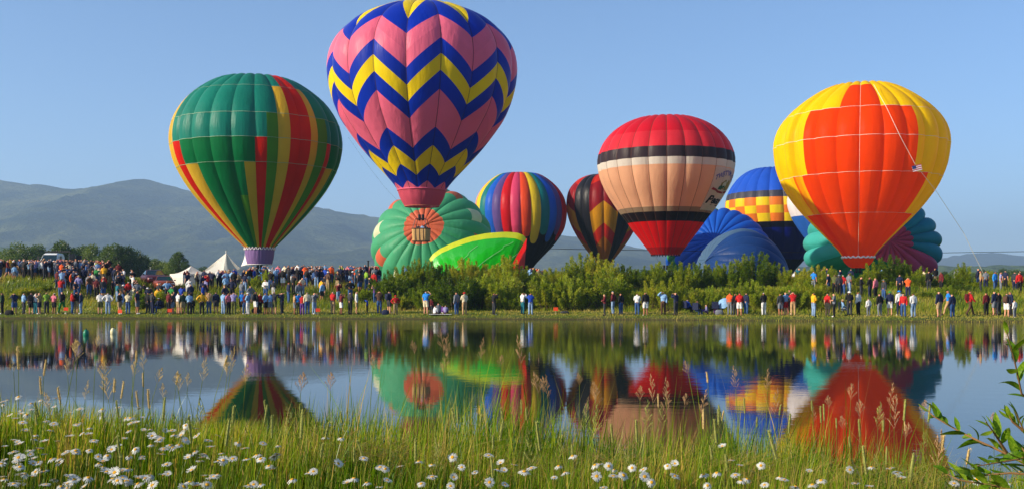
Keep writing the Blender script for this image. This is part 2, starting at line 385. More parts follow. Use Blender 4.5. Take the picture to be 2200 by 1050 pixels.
# ------------------------------------------------------------------ hot air balloons
class Envelope:
    """gored envelope: rows = [(photo row, half width in px)] from crown to throat, at distance D"""
    def __init__(s, name, label, px, D, rows, n, phase=0.0, bulge=.02, lean=0.0, group='upright hot air balloons over the field', cat='hot air balloon'):
        s.D = D; s.n = n; s.phase = phase; s.b = bulge; s.px = px
        X = (px - 1100) / F * D; s.phi = math.atan2(X, D); cph = math.cos(s.phi)
        r = np.array([h * D / F * cph for p, h in rows]); im = int(np.argmax(r))
        # rings above the belly are seen by their near rim
        z = np.array([EYE + (HZ - p) / F * (D - (r[i] * (1 - r[i] / r[im]) if i < im else 0)) for i, (p, h) in enumerate(rows)])
        s.z0 = float(z[-1]); s.zt = float(z[0]); s.lean = lean * D / F
        z = np.concatenate([[z[0] + .0], z]); r = np.concatenate([[0.0], r]); z[1] -= .03 * r.max()
        # Catmull-Rom through the profile
        P = np.stack([r, z - s.z0], 1); out = []
        Q = np.vstack([2 * P[0] - P[1], P, 2 * P[-1] - P[-2]]); Q[0] = (-P[1][0], P[1][1])
        for i in range(1, len(Q) - 2):
            for tt in np.linspace(0, 1, 14, endpoint=False):
                a, b_, c, d = Q[i - 1], Q[i], Q[i + 1], Q[i + 2]
                out.append(.5 * ((2 * b_) + (-a + c) * tt + (2 * a - 5 * b_ + 4 * c - d) * tt ** 2 + (-a + 3 * b_ - 3 * c + d) * tt ** 3))
        out.append(P[-1]); C = np.array(out); C[:, 0] = np.clip(C[:, 0], 0, None)
        L = np.concatenate([[0], np.cumsum(np.linalg.norm(np.diff(C, axis=0), axis=1))]); s.len = L[-1]
        s.sv = L / L[-1]; s.rv = C[:, 0]; s.zv = C[:, 1]; s.R = s.rv.max()
        s.deform = None
        s.root = thing(name, label, cat, (X, D, s.z0), -s.phi, group); s.X = X
    def S(s, th, v):
        th = np.asarray(th, float); v = np.asarray(v, float)
        g = ((th - s.phase) / (360 / s.n)) % 1.0
        bl = s.b * (np.abs(np.sin(math.pi * g)) ** .62 - .6)
        r = np.interp(v, s.sv, s.rv); z = np.interp(v, s.sv, s.zv)
        amp = np.interp(v, [0, .08, .3, .8, 1], [.3, 1.1, 1, .95, .35])
        k = bl * amp
        slope = np.gradient(s.rv, s.sv) ; dz = np.interp(v, s.sv, -slope / s.len * 0 + 0)
        rr = r * (1 + k)
        zz = z + np.where(v < .3, k * s.R * .6 * (1 - v / .3) * np.clip(r / s.R * 3, 0, 1), 0)
        a = np.radians(th)
        P = np.stack([rr * np.sin(a) + s.lean * (v - .5), -rr * np.cos(a), zz], -1)
        if s.deform is not None: P = s.deform(P, th, v)
        return P
    def s_at(s, py, th=0.0):
        v = np.linspace(.02, 1, 400); P = s.S(np.full_like(v, th), v)
        c, sn = math.cos(-s.phi), math.sin(-s.phi)
        Yw = s.D + sn * P[:, 0] + c * P[:, 1]; Zw = P[:, 2] + s.z0
        row = HZ - (Zw - EYE) * F / Yw
        return float(np.interp(py, row, v))
    def panel(s, t0, t1, a, b, mat, name='panel', off=0.0, parent=None):
        """piece between angles t0..t1, from a=(left,right) down to b=(left,right)"""
        nu = max(3, int(round((t1 - t0) / 2.0)) + 1); nv = max(2, int(max(b[0] - a[0], b[1] - a[1]) * 34) + 2)
        u = np.linspace(0, 1, nu); vv = np.linspace(0, 1, nv)
        U, Vv = np.meshgrid(u, vv); top = a[0] + (a[1] - a[0]) * U; bot = b[0] + (b[1] - b[0]) * U
        sv = top + (bot - top) * Vv
        uu = np.clip(U, 1e-4, 1 - 1e-4); P = s.S(t0 + (t1 - t0) * uu, sv)
        if off:
            P = P.copy(); nrm = P[..., :2] / (np.linalg.norm(P[..., :2], axis=-1, keepdims=True) + 1e-6); P[..., :2] += nrm * off
        me = mk(name, P.reshape(-1, 3), grid_faces(nu, nv)[:, ::-1].copy(), [mat], smooth=True)
        return link(name, me, parent or s.root)
    def tape(s, v, mat, wid=.003, name='seam_tape', t0=-180, t1=180):
        th = np.linspace(t0, t1, int((t1 - t0) / 1.5) + 1)
        A = s.S(th, np.full_like(th, v - wid / 2)); B = s.S(th, np.full_like(th, v + wid / 2))
        P = np.stack([A, B]); P[..., :2] *= 1.004
        me = mk(name, P.reshape(-1, 3), grid_faces(len(th), 2)[:, ::-1].copy(), [mat], smooth=True); return link(name, me, s.root)
    def vtape(s, th, mat, wid=.04, v0=.03, v1=1.0):
        vv = np.linspace(v0, v1, 44); r = np.interp(vv, s.sv, s.rv); d = np.degrees(wid / 2 / np.clip(r, .3, None))
        P = np.stack([s.S(th - d, vv), s.S(th + d, vv)]); P[..., :2] *= 1.0035
        link('seam_tape', mk('seam_tape', P.reshape(-1, 3), grid_faces(44, 2), [mat], smooth=True), s.root)
    def gores(s): return [s.phase + i * 360 / s.n for i in range(s.n)]
    def skirt(s, py1, hw1, mat, n=24, scoop=0.0, hem=None):
        r0 = s.rv[-1]; r1 = hw1 * s.D / F; z1 = EYE + (HZ - py1) / F * s.D - s.z0
        th = np.linspace(0, 2 * math.pi, n * 4 + 1); q = np.linspace(0, 1, 9); T, Q = np.meshgrid(th, q)
        r = r0 * .99 + (r1 - r0) * Q ** .9; r = r * (1 + .025 * np.abs(np.sin(T * n / 2)) * (1 - Q * .6)) + .05 * np.sin(Q * math.pi) * r0
        z = z1 * Q + scoop * Q * 0
        if scoop: r = r0 * (1 - Q ** 2.2 * (1 - r1 / r0))
        P = np.stack([r * np.sin(T) + s.lean * .5, -r * np.cos(T), z], -1)
        o = link('skirt', mk('skirt', P.reshape(-1, 3), grid_faces(len(th), 9)[:, ::-1].copy(), [mat], smooth=True), s.root)
        if hem:
            m = MB(); m.tube([(r1 * math.sin(a) + s.lean * .5, -r1 * math.cos(a), z1) for a in np.linspace(0, 2 * math.pi, 49)], .035, 6); m.obj('hem_band', hem, s.root)
        return z1, r1
    def basket(s, py_top, py_bot, hw, zth, rth, dx=0.0, rot=.2):
        D = s.D; zt = EYE + (HZ - py_top) / F * D - s.z0; zb = EYE + (HZ - py_bot) / F * D - s.z0; h = hw * D / F
        x0 = s.lean * .5 + dx * D / F
        M = Matrix.Rotation(rot, 3, 'Z'); hh = zt - zb
        m = MB()     # wicker body: walls with open top, rounded corners
        ring = [(h * sx * (1 if abs(sy) < .99 else .86), h * sy * (1 if abs(sx) < .99 else .86)) for sx, sy in ((-1, -.86), (-.86, -1), (.86, -1), (1, -.86), (1, .86), (.86, 1), (-.86, 1), (-1, .86))]
        ring = [(max(-h, min(h, x)), max(-h * .8, min(h * .8, y * .8))) for x, y in ring]
        V = []; nn = len(ring)
        for z, k in ((zb, .95), (zb + hh * .5, 1.0), (zt, 1.02), (zt, .93), (zb + .05, .87)):
            V += [M @ Vector((x * k, y * k, z)) + Vector((x0, 0, 0)) for x, y in ring]
        Fs = [(i * nn + k, i * nn + (k + 1) % nn, (i + 1) * nn + (k + 1) % nn, (i + 1) * nn + k) for i in range(4) for k in range(nn)]
        Fs += [tuple(range(nn))[::-1], tuple(4 * nn + k for k in range(nn))]
        m.add(V, Fs); m.obj('wicker_body', wicker, s.root)
        m = MB(); m.tube([M @ Vector((x, y, zt + .02)) + Vector((x0, 0, 0)) for x, y in ring + ring[:1]], .06, 6); m.obj('leather_rim', leather, s.root)
        m = MB(); m.tube([M @ Vector((x * .97, y * .97, zb + .04)) + Vector((x0, 0, 0)) for x, y in ring + ring[:1]], .05, 6); m.obj('leather_foot', leather, s.root)
        for i in (0, 1, 2):
            m = MB(); p = M @ Vector(((i - 1) * h * .5, -h * .83, zb + hh / 2)) + Vector((x0, 0, 0)); m.box(p, (.05, .03, hh * .94), M=M); m.obj('strap', leather, s.root)
        zf = zt + .95
        for sx, sy in ((-1, -1), (1, -1), (1, 1), (-1, 1)):
            a = M @ Vector((sx * h * .9, sy * h * .72, zt)) + Vector((x0, 0, 0)); b = M @ Vector((sx * h * .6, sy * h * .48, zf)) + Vector((x0, 0, 0))
            m = MB(); m.tube([a, b], .032, 6); m.obj('upright', dark_metal, s.root)
            th = math.atan2(sx, -sy); c = Vector((rth * math.sin(th) + s.lean * .5, -rth * math.cos(th), zth))
            m = MB(); m.tube([b, c], .008, 4); m.obj('cable', dark_metal, s.root)
        m = MB(); fr = [M @ Vector((sx * h * .6, sy * h * .48, zf)) + Vector((x0, 0, 0)) for sx, sy in ((-1, -1), (1, -1), (1, 1), (-1, 1), (-1, -1))]
        m.tube(fr, .03, 6); m.obj('burner_frame', dark_metal, s.root)
        for k in (-1, 1):
            m = MB(); m.lathe([(.0, -.2), (.1, -.2), (.14, .0), (.15, .35), (.12, .4), (0, .4)], M @ Vector((k * h * .22, 0, zf + .05)) + Vector((x0, 0, 0)), 10); m.obj('burner', dark_metal, s.root)

wicker = plain('wicker', '#b08a55', .8, var=.35, scale=26, bump=.5)
leather = plain('leather', '#4a2d1c', .6)
dark_metal = plain('dark_metal', '#26262a', .4, .7)
white_tape = plain('white_tape', '#d8dcc8', .8)
pale_tape = plain('pale_tape', '#8fae8c', .8); dark_tape = plain('dark_tape', '#2a1420', .8); brown_tape = plain('brown_tape', '#5a3424', .8)
white_cloth = plain('white_cloth', '#e6e2d8', .8)
rope_mat = plain('rope_fibre', '#cfc9b6', .9)

# --- patchwork green balloon
def sc_rows(y0, k, rows): return [(y0 + y * k, h * k) for y, h in rows]
K1 = .4382
g1 = Envelope('patchwork_balloon', 'green hot air balloon with red and yellow vertical panels and a lilac skirt', 553, 106,
              sc_rows(130, K1, [(71, 120), (78, 165), (100, 222), (150, 293), (200, 343), (260, 382), (320, 408), (390, 421), (450, 417), (520, 399), (600, 358), (660, 317), (720, 268), (780, 213), (850, 144), (918, 74)]),
              24, phase=-1.6, bulge=.03, lean=9.5)
T = fab('teal', '#1a8270', .4); G = fab('green', '#0a7440', .4); DG = fab('dark_green', '#07553f'); LG = fab('leaf_green', '#4f8c25'); YE = fab('mustard', '#dcae2e'); RE = fab('red', '#d91e0c'); OR = fab('flame_orange', '#ee4a12')
rowsy = [183, 242, 294, 349, 421]
def s_rows(e, th, ys): return [0.0] + [e.s_at(y, th) for y in ys] + [1.0]
hs = s_rows(g1, 6, [183, 241, 294, 348, 420])
spec = {}   # half panel start angle index -> (colour, first row)
def put(a, c, r0): spec[round((a + 1.6) / 7.5)] = (c, r0)
put(13.4, YE, 1); put(20.9, RE, 0); put(28.4, RE, 0); put(35.9, YE, 1); put(43.4, LG, 2); put(50.9, RE, 3); put(58.4, YE, 4)
put(5.9, LG, 2); put(-1.6, RE, 3); put(-9.1, YE, 4); put(-16.6, LG, 5)
put(-54.1, YE, 4); put(-61.6, YE, 4); put(-69.1, RE, 3); put(-76.6, YE, 1); put(-84.1, YE, 0); put(-91.6, YE, 1)
for a in (88.4, 95.9): put(a, YE, 2)
for i in range(-24, 24):
    t0 = -1.6 + i * 7.5
    front = -96 < t0 < 92
    if not front and i % 2: continue
    t1 = t0 + (7.5 if front else 15)
    c, r0 = spec.get(i, (None, 9))
    # plain columns whose two halves match are built as one full gore panel
    if front and i % 2 == 0 and i not in spec and (i + 1) not in spec: t1 = t0 + 15
    elif front and i % 2 and i not in spec and (i - 1) not in spec: continue
    for r in range(6):
        base = (T, T, T, G, G, G)[r] if r != 3 else G
        if abs(t0) > 70 and r < 3: base = T
        mat = c if (c and r >= r0) else base
        if -9.2 < t0 < -1.5 and r == 0: base = T
        g1.panel(t0, t1, (hs[r],) * 2, (hs[r + 1],) * 2, mat)
for v in hs[1:5]: g1.tape(v, pale_tape, .0014)
z1, r1 = g1.skirt(568, 26, fab('lilac', '#84689a', .25), hem=white_cloth)
m = MB()
for k in range(26):
    a0 = k / 26 * 2 * math.pi; pts = []
    for q in np.linspace(0, 1, 6):
        a = a0 + q * 2 * math.pi / 26; r = g1.rv[-1] + .05; pts.append((r * math.sin(a) + g1.lean * .5, -r * math.cos(a), .08 - .30 * math.sin(q * math.pi)))
    m.tube(pts, .035, 5)
m.obj('scalloped_trim', white_cloth, g1.root)
g1.basket(594, 618, 17, z1, r1)

# --- zigzag balloon
g2 = Envelope('zigzag_balloon', 'largest balloon, pink, blue and yellow zigzag bands, floating highest', 908, 100,
              sc_rows(0, K1, [(8, 95), (16, 165), (30, 215), (60, 278), (100, 336), (150, 385), (200, 420), (260, 447), (330, 460), (400, 457), (480, 441), (550, 416), (600, 390), (700, 318), (760, 268), (820, 215), (870, 168), (905, 138), (935, 118)]),
              18, phase=10.5, bulge=.035, lean=-3)
PK = fab('pink', '#f06e8c', gloss=.14); BL = fab('royal_blue', '#0630b0', gloss=.14); YL = fab('lemon', '#fada0c', gloss=.14)
pk = [0, 36, 70, 120, 183, 260, 343, 437, 524, 622, 712, 803, 885]       # band edges on a peak seam (zoomed rows)
vl = [8, 93, 165, 250, 333, 418, 500, 583, 655, 727, 795, 860, 922]      # on a valley seam
sp_ = [0.0, .035] + [g2.s_at(y * K1, 10.5) for y in pk[2:]] + [1.0]
sp_[1] = max(.02, min(.07, g2.s_at(36 * K1, 10.5)))
sv_ = [.05] + [g2.s_at(y * K1, -9.5) for y in vl[1:]] + [1.0]
cb = [YL, BL, PK, PK, BL, YL, BL, PK, PK, BL, YL, BL, PK]
sp_[0] = .012
for i in range(18):
    t0 = 10.5 + i * 20; A, B = (sp_, sv_) if i % 2 == 0 else (sv_, sp_)
    g2.panel(t0, t0 + 20, (0, 0), (A[0], B[0]), BL)
    for j in range(13): g2.panel(t0, t0 + 20, (A[j], B[j]), (A[j + 1], B[j + 1]), cb[j])
for i in range(18): g2.vtape(10.5 + i * 20, dark_tape, .04)
z1, r1 = g2.skirt(444, 37, fab('rose', '#d4566c'), n=18, hem=fab('salmon', '#d08060'))
m = MB(); m.tube([((g2.rv[-1] + .04) * math.sin(a) + g2.lean * .5, -(g2.rv[-1] + .04) * math.cos(a), .02) for a in np.linspace(0, 2 * math.pi, 73)], .07, 6); m.obj('throat_band', PK, g2.root)
g2.basket(492, 519, 17.5, z1, r1, dx=-1.5, rot=-.28)

# --- orange and yellow balloon
K5 = .4286
g3 = Envelope('orange_yellow_balloon', 'bright orange and yellow hot air balloon with a small flag on its line', 1847, 111,
              sc_rows(150, K5, [(64, 95), (68, 150), (84, 195), (110, 243), (150, 300), (190, 345), (240, 387), (300, 421), (370, 438), (440, 433), (500, 422), (560, 399), (600, 379), (660, 337), (710, 295), (760, 247), (800, 206), (860, 146), (905, 102), (935, 80)]),
              24, phase=0, bulge=.042, lean=-6)
OY = fab('sun_yellow', '#ffd600', .46, .06); OO = fab('orange', '#ff4800', .55, .03)
ho_ = s_rows(g3, 0, [150 + 80 * K5, 150 + 183 * K5, 150 + 328 * K5, 150 + 511 * K5, 150 + 716 * K5])
for i in range(48):
    t0 = -180 + i * 7.5
    if i % 2 and not (-60 < t0 < 60): continue
    t1 = t0 + (7.5 if -60 < t0 < 59 else 15)
    if i % 2 == 0 and t0 < -60 or t0 >= 60: t1 = t0 + 15
    for r in range(6):
        lo, hi = [(0, 0), (-15, 15), (-37, 37), (-37, 37), (-52, 52), (-75, 75)][r]
        c = OO if (t0 >= lo - .6 and t1 <= hi + .8) else OY
        # the same cross repeats on the far side
        g3.panel(t0, t1, (ho_[r],) * 2, (ho_[r + 1],) * 2, c)
for v in ho_[2:6]: g3.tape(v, white_tape, .0011)
for k in range(0, 1):
    m = MB(); vv = np.linspace(.05, 1, 40); P = g3.S(np.full(40, 0.0), vv); P[:, 1] -= .03; m.tube([tuple(p) for p in P], .013, 4); m.obj('seam_tape', white_tape, g3.root)
z1, r1 = g3.skirt(575, 15, OO, n=12, scoop=1)
m = MB()
for k in range(20):
    a0 = k / 20 * 2 * math.pi; pts = []
    for q in np.linspace(0, 1, 5):
        a = a0 + q * 2 * math.pi / 20; r = g3.rv[-1] + .06; pts.append((r * math.sin(a) + g3.lean * .5, -r * math.cos(a), .0 - .16 * math.sin(q * math.pi)))
    m.tube(pts, .09, 6)
m.obj('mouth_band', white_cloth, g3.root)
g3.basket(602, 628, 17, z1, r1)

# --- cream and red banner balloon
K4 = .3523
g4 = Envelope('cream_red_balloon', 'red and cream banded balloon with a lettered banner on its side', 1430, 135,
              sc_rows(230, K4, [(51, 105), (56, 160), (80, 232), (120, 298), (160, 340), (200, 370), (240, 392), (300, 413), (350, 417), (400, 410), (450, 396), (500, 374), (550, 345), (600, 312), (650, 277), (700, 238), (750, 203), (800, 164), (850, 126), (900, 88)]),
              24, phase=1.0, bulge=.03, lean=0)
CR = fab('crimson', '#d6182c', .42); CH = fab('charcoal', '#33272b', .15); GW = fab('grey_white', '#d9d3c6'); CM = fab('cream', '#f0b890', .42); BG = fab('greige', '#97836a'); BK = fab('black', '#1b1213', .1); RR = fab('bright_red', '#dc0d0b', .4); DR = fab('deep_red', '#a3090d', .3); MG = fab('cherry', '#e0303e', .42)
bands = [(140, CR), (233, MG), (300, CH), (345, GW), (605, CM), (635, BG), (694, BK), (852, RR), (905, DR)]
ev = [0.0] + [g4.s_at(230 + y * K4, 8) for y, c in bands[:-1]] + [1.0]
for i in range(24):
    t0 = 1 + i * 15
    for j, (y, c) in enumerate(bands): g4.panel(t0, t0 + 15, (ev[j],) * 2, (ev[j + 1],) * 2, c)
for i in range(24): g4.vtape(1 + i * 15, brown_tape, .045)
# banner, lettering and emblem lie just outside the cloth
BN = fab('banner', '#eed0c4', .35)
sb0, sb1 = ev[4] + .004, ev[6] - .012
for k in range(3): g4.panel(46 + k * 15, 61 + k * 15, (sb0,) * 2, (sb1,) * 2, BN, 'banner', off=.05)
def on_cloth(e, V2, th0, s0, th1, s1, off):
    """flat print (x 0..1, y 0..1 up) wrapped on the envelope"""
    V2 = np.asarray(V2); th = th0 + (th1 - th0) * V2[:, 0]; v = s1 + (s0 - s1) * V2[:, 1]
    P = e.S(th, v); nrm = P[:, :2] / np.linalg.norm(P[:, :2], axis=1, keepdims=True); P[:, :2] += nrm * off; return P
def text_mesh(txt, bold=0.0, shear=0.0, res=3):
    cu = bpy.data.curves.new('t', 'FONT'); cu.body = txt; cu.resolution_u = res; cu.offset = bold; cu.shear = shear
    o = bpy.data.objects.new('t', cu); col.objects.link(o); dg = bpy.context.evaluated_depsgraph_get(); dg.update()
    me = bpy.data.meshes.new_from_object(o.evaluated_get(dg)); bpy.data.objects.remove(o); bpy.data.curves.remove(cu)
    V = np.array([v.co[:] for v in me.vertices]); Fs = [tuple(p.vertices) for p in me.polygons]; bpy.data.meshes.remove(me)
    V[:, 0] -= V[:, 0].min(); w_ = V[:, 0].max(); h_ = V[:, 1].max(); return V, Fs, w_, h_
lilac_ink = plain('lilac_ink', '#5a55a0'); black_ink = plain('black_ink', '#120c0c'); red_ink = plain('red_ink', '#a81626'); rock_ink = plain('rock_ink', '#a5762c'); tree_ink = plain('tree_ink', '#1c4a34')
V, Fs, w_, h_ = text_mesh('TWENTYMILE CO', .02)
x = V[:, 0] / w_; P2 = np.stack([x, .0 + V[:, 1] / h_ * .46 + .54 * np.sin(x * math.pi * .95) ** .9], 1)
link('lettering', mk('lettering', on_cloth(g4, P2, 47.5, sb0 + (sb1 - sb0) * .05, 84, sb0 + (sb1 - sb0) * .30, .09), Fs, [lilac_ink]), g4.root)
V, Fs, w_, h_ = text_mesh('Peab', .035, .25)
P2 = np.stack([V[:, 0] / w_, V[:, 1] / h_], 1)
link('lettering', mk('lettering', on_cloth(g4, P2, 47.5, sb0 + (sb1 - sb0) * .64, 80, sb0 + (sb1 - sb0) * .82, .09), Fs, [black_ink]), g4.root)
def blob(pts, th0, s0, th1, s1, mat, off, name='emblem'):
    n = len(pts); c = np.mean(pts, axis=0); V = np.vstack([np.asarray(pts), c]); Fs = [(i, (i + 1) % n, n) for i in range(n)]
    link(name, mk(name, on_cloth(g4, V, th0, s0, th1, s1, off), Fs, [mat]), g4.root)
q0, q1 = sb0 + (sb1 - sb0) * .24, sb0 + (sb1 - sb0) * .56
blob([(0, 0), (1, 0), (1, 1), (0, 1)], 47, sb0 + (sb1 - sb0) * .845, 80, sb0 + (sb1 - sb0) * .87, black_ink, .09, 'underline')
blob([(.3, .3), (.34, .7), (.5, .95), (.75, 1), (.95, .9), (1, .5), (.98, .3), (.6, .25)], 50, q0, 80, q1, rock_ink, .08)
blob([(.2, .22), (.22, .45), (.3, .42), (.36, .62), (.43, .45), (.52, .55), (.6, .4), (.75, .35), (.75, .22)], 50, q0, 80, q1, tree_ink, .10)
rb = [(0.02, .30), (.0, .12), (.15, .1), (.35, .0), (.6, -.02), (.85, .08), (1.0, .12), (1, .26), (.8, .2), (.58, .12), (.36, .14), (.18, .26), (.16, .34)]
m = MB(); top = [(-.02, .34), (.14, .24), (.34, .13), (.58, .09), (.82, .17), (1.0, .24)]; bot = [(-.05, .18), (.12, .10), (.33, -.02), (.6, -.05), (.86, .03), (1.02, .1)]
V = np.array(top + bot); link('emblem', mk('emblem', on_cloth(g4, V, 49, q0, 80, q1, .12), [(i, i + 1, i + 7, i + 6) for i in range(5)], [red_ink]), g4.root)
z1, r1 = 0, g4.rv[-1]
m = MB()
for k in range(30):
    a = k / 30 * 2 * math.pi; m.box((r1 * math.sin(a), -r1 * math.cos(a), -.06), (.12, .12, .2))
m.obj('mouth_loops', dark_metal, g4.root)
g4.basket(592, 617, 15, z1, r1)

# --- striped rainbow balloon with a black base
KR = .238
def RY(y): return 350 + y * KR
g5 = Envelope('rainbow_balloon', 'rainbow striped balloon whose colours drip into a black base', 1119, 172,
              sc_rows(350, KR, [(75, 90), (95, 175), (130, 240), (180, 300), (240, 350), (320, 392), (400, 409), (470, 411), (560, 396), (620, 374), (700, 322), (760, 270), (820, 210), (880, 150), (930, 105), (965, 80)]),
              28, phase=0, bulge=.03, lean=8)
cw = dict(peach='#e8956a', yellow='#e2c22a', teal='#1b7a77', blue='#1f5cc0', purple='#5d4a86', red='#c4151c', pink='#d8466c', orange='#e04a24')
cw = {k: fab('stripe_' + k, v, .3) for k, v in cw.items()}; BB = fab('coal', '#100d10', .05)
order = ['pink', 'purple', 'red'] ; seq = {-7: 'peach', -6: 'yellow', -5: 'teal', -4: 'blue', -3: 'purple', -2: 'red', -1: 'pink', 0: 'orange', 1: 'yellow', 2: 'teal', 3: 'blue', 4: 'purple', 5: 'red', 6: 'orange'}
endy = {0: 615, 1: 680, 2: 598, 3: 665, 4: 600, 5: 655, 6: 600, -1: 670, -2: 640, -3: 660, -4: 650, -5: 640, -6: 620, -7: 600}
gw = 360 / 28
for i in range(-14, 14):
    j = i if i in seq else ((i + 21) % 14) - 7
    a = i * gw; cm = cw[seq[j]]; e = g5.s_at(RY(endy[j]), max(-60, min(60, a + 6)))
    cuts = [0.0, .33, .43, .52, .61, e] if i in (-1, 1, 0) else [0.0, .5, e]
    cuts = [c for c in cuts if c < e - .02] + [e]
    for k in range(len(cuts) - 1): g5.panel(a, a + gw, (cuts[k],) * 2, (cuts[k + 1],) * 2, cm)
    # rounded tongue and the black that surrounds it
    u = np.linspace(0, 1, 9); tip = .045 * np.sqrt(np.clip(1 - (2 * u - 1) ** 2, 0, 1)); vb = e + tip
    uc = np.clip(u, 1e-4, 1 - 1e-4); th = a + gw * uc
    A = g5.S(th, np.full(9, e)); B = g5.S(th, vb); link('panel', mk('panel', np.concatenate([A, B]), grid_faces(9, 2)[:, ::-1].copy(), [cm], smooth=True), g5.root)
    rowsP = [g5.S(th, vb + (1 - vb) * q) for q in np.linspace(0, 1, 12)]
    link('panel', mk('panel', np.concatenate(rowsP), grid_faces(9, 12)[:, ::-1].copy(), [BB], smooth=True), g5.root)
g5.basket(600, 620, 12, 0, g5.rv[-1])

# --- black gored red and amber balloon
g6 = Envelope('black_gored_balloon', 'dark balloon with black gores and red and amber chevrons, half hidden by the cream one', 1297, 172,
              sc_rows(230, K4, [(403, 40), (412, 85), (430, 138), (460, 176), (500, 206), (540, 220), (590, 226), (640, 223), (700, 207), (760, 180), (820, 144), (880, 100), (930, 60), (960, 45)]),
              20, phase=0, bulge=.04, lean=2)
BKG = fab('soot', '#17171c', .08, .2); R6 = fab('tomato', '#c42a18'); D6 = fab('maroon', '#8e141c'); A6 = fab('amber', '#c88a10'); A7 = fab('ochre', '#a8641a')
def y6(y, th=-5): return g6.s_at(230 + y * K4, th)
cs = [0, y6(470), y6(640), y6(770), y6(845), y6(930)]    # at outer seam
cc = [0, y6(440), y6(570), y6(705), y6(785), y6(930)]    # at centre seam
cc = [c - .0 for c in cc]
for i in range(5):
    a = -22 + i * 72
    for (t0, t1, A, B) in ((a, a + 22, cs, cc), (a + 22, a + 44, cc, cs)):
        for j, c in enumerate((R6, D6, A6, R6, A7)): g6.panel(t0, t1, (A[j], B[j]), (A[j + 1] if j < 4 else 1, B[j + 1] if j < 4 else 1), c)
    g6.panel(a + 44, a + 58, (0, 0), (1, 1), BKG); g6.panel(a + 58, a + 72, (0, 0), (1, 1), BKG)
g6.basket(598, 618, 12, 0, g6.rv[-1])

# --- blue balloon with a chequered belt
g7 = Envelope('chequered_belt_balloon', 'navy and blue balloon with an orange and yellow chequered belt', 1672, 200,
              [(357, 25), (360, 44), (366, 62), (378, 80), (392, 93), (410, 105), (430, 112), (450, 114), (470, 111), (490, 104), (515, 89), (540, 68), (560, 48), (580, 28), (592, 20)],
              24, phase=6, bulge=.035, lean=16)
B7 = fab('cobalt', '#2458c8'); S7 = fab('slate', '#3c3c48', .15); N7 = fab('navy', '#060f62', .12); Y7 = fab('corn', '#f0cc18'); O7 = fab('tangerine', '#ec7c26'); K7 = fab('jet', '#0d0d18', .05)
e7 = [0] + [g7.s_at(y, 0) for y in (408, 422, 440, 457, 475, 488, 556)] + [1]
for i in range(24):
    t0 = 6 + i * 15
    cl = [B7, S7, (Y7, O7)[i % 2], (O7, Y7)[i % 2], (Y7, O7)[i % 2], K7, N7, K7]
    for j in range(8): g7.panel(t0, t0 + 15, (e7[j],) * 2, (e7[j + 1],) * 2, cl[j])
g7.basket(604, 622, 10, 0, g7.rv[-1])

# --- white over blue balloon, mostly hidden
g8 = Envelope('white_blue_balloon', 'white and blue balloon peeking from behind the orange one', 1765, 182,
              [(372, 20), (376, 34), (388, 52), (405, 66), (425, 74), (440, 74), (455, 70), (475, 61), (495, 48), (515, 34), (535, 20), (545, 14)],
              20, phase=0, bulge=.03)
e8 = [0, g8.s_at(464, -50), 1]
WH = fab('white', '#e6dcd8'); SB = fab('sky_blue', '#2a62b8')
for i in range(20):
    for j, c in enumerate((WH, SB)): g8.panel(i * 18, i * 18 + 18, (e8[j],) * 2, (e8[j + 1],) * 2, c)
g8.basket(556, 574, 9, 0, g8.rv[-1])

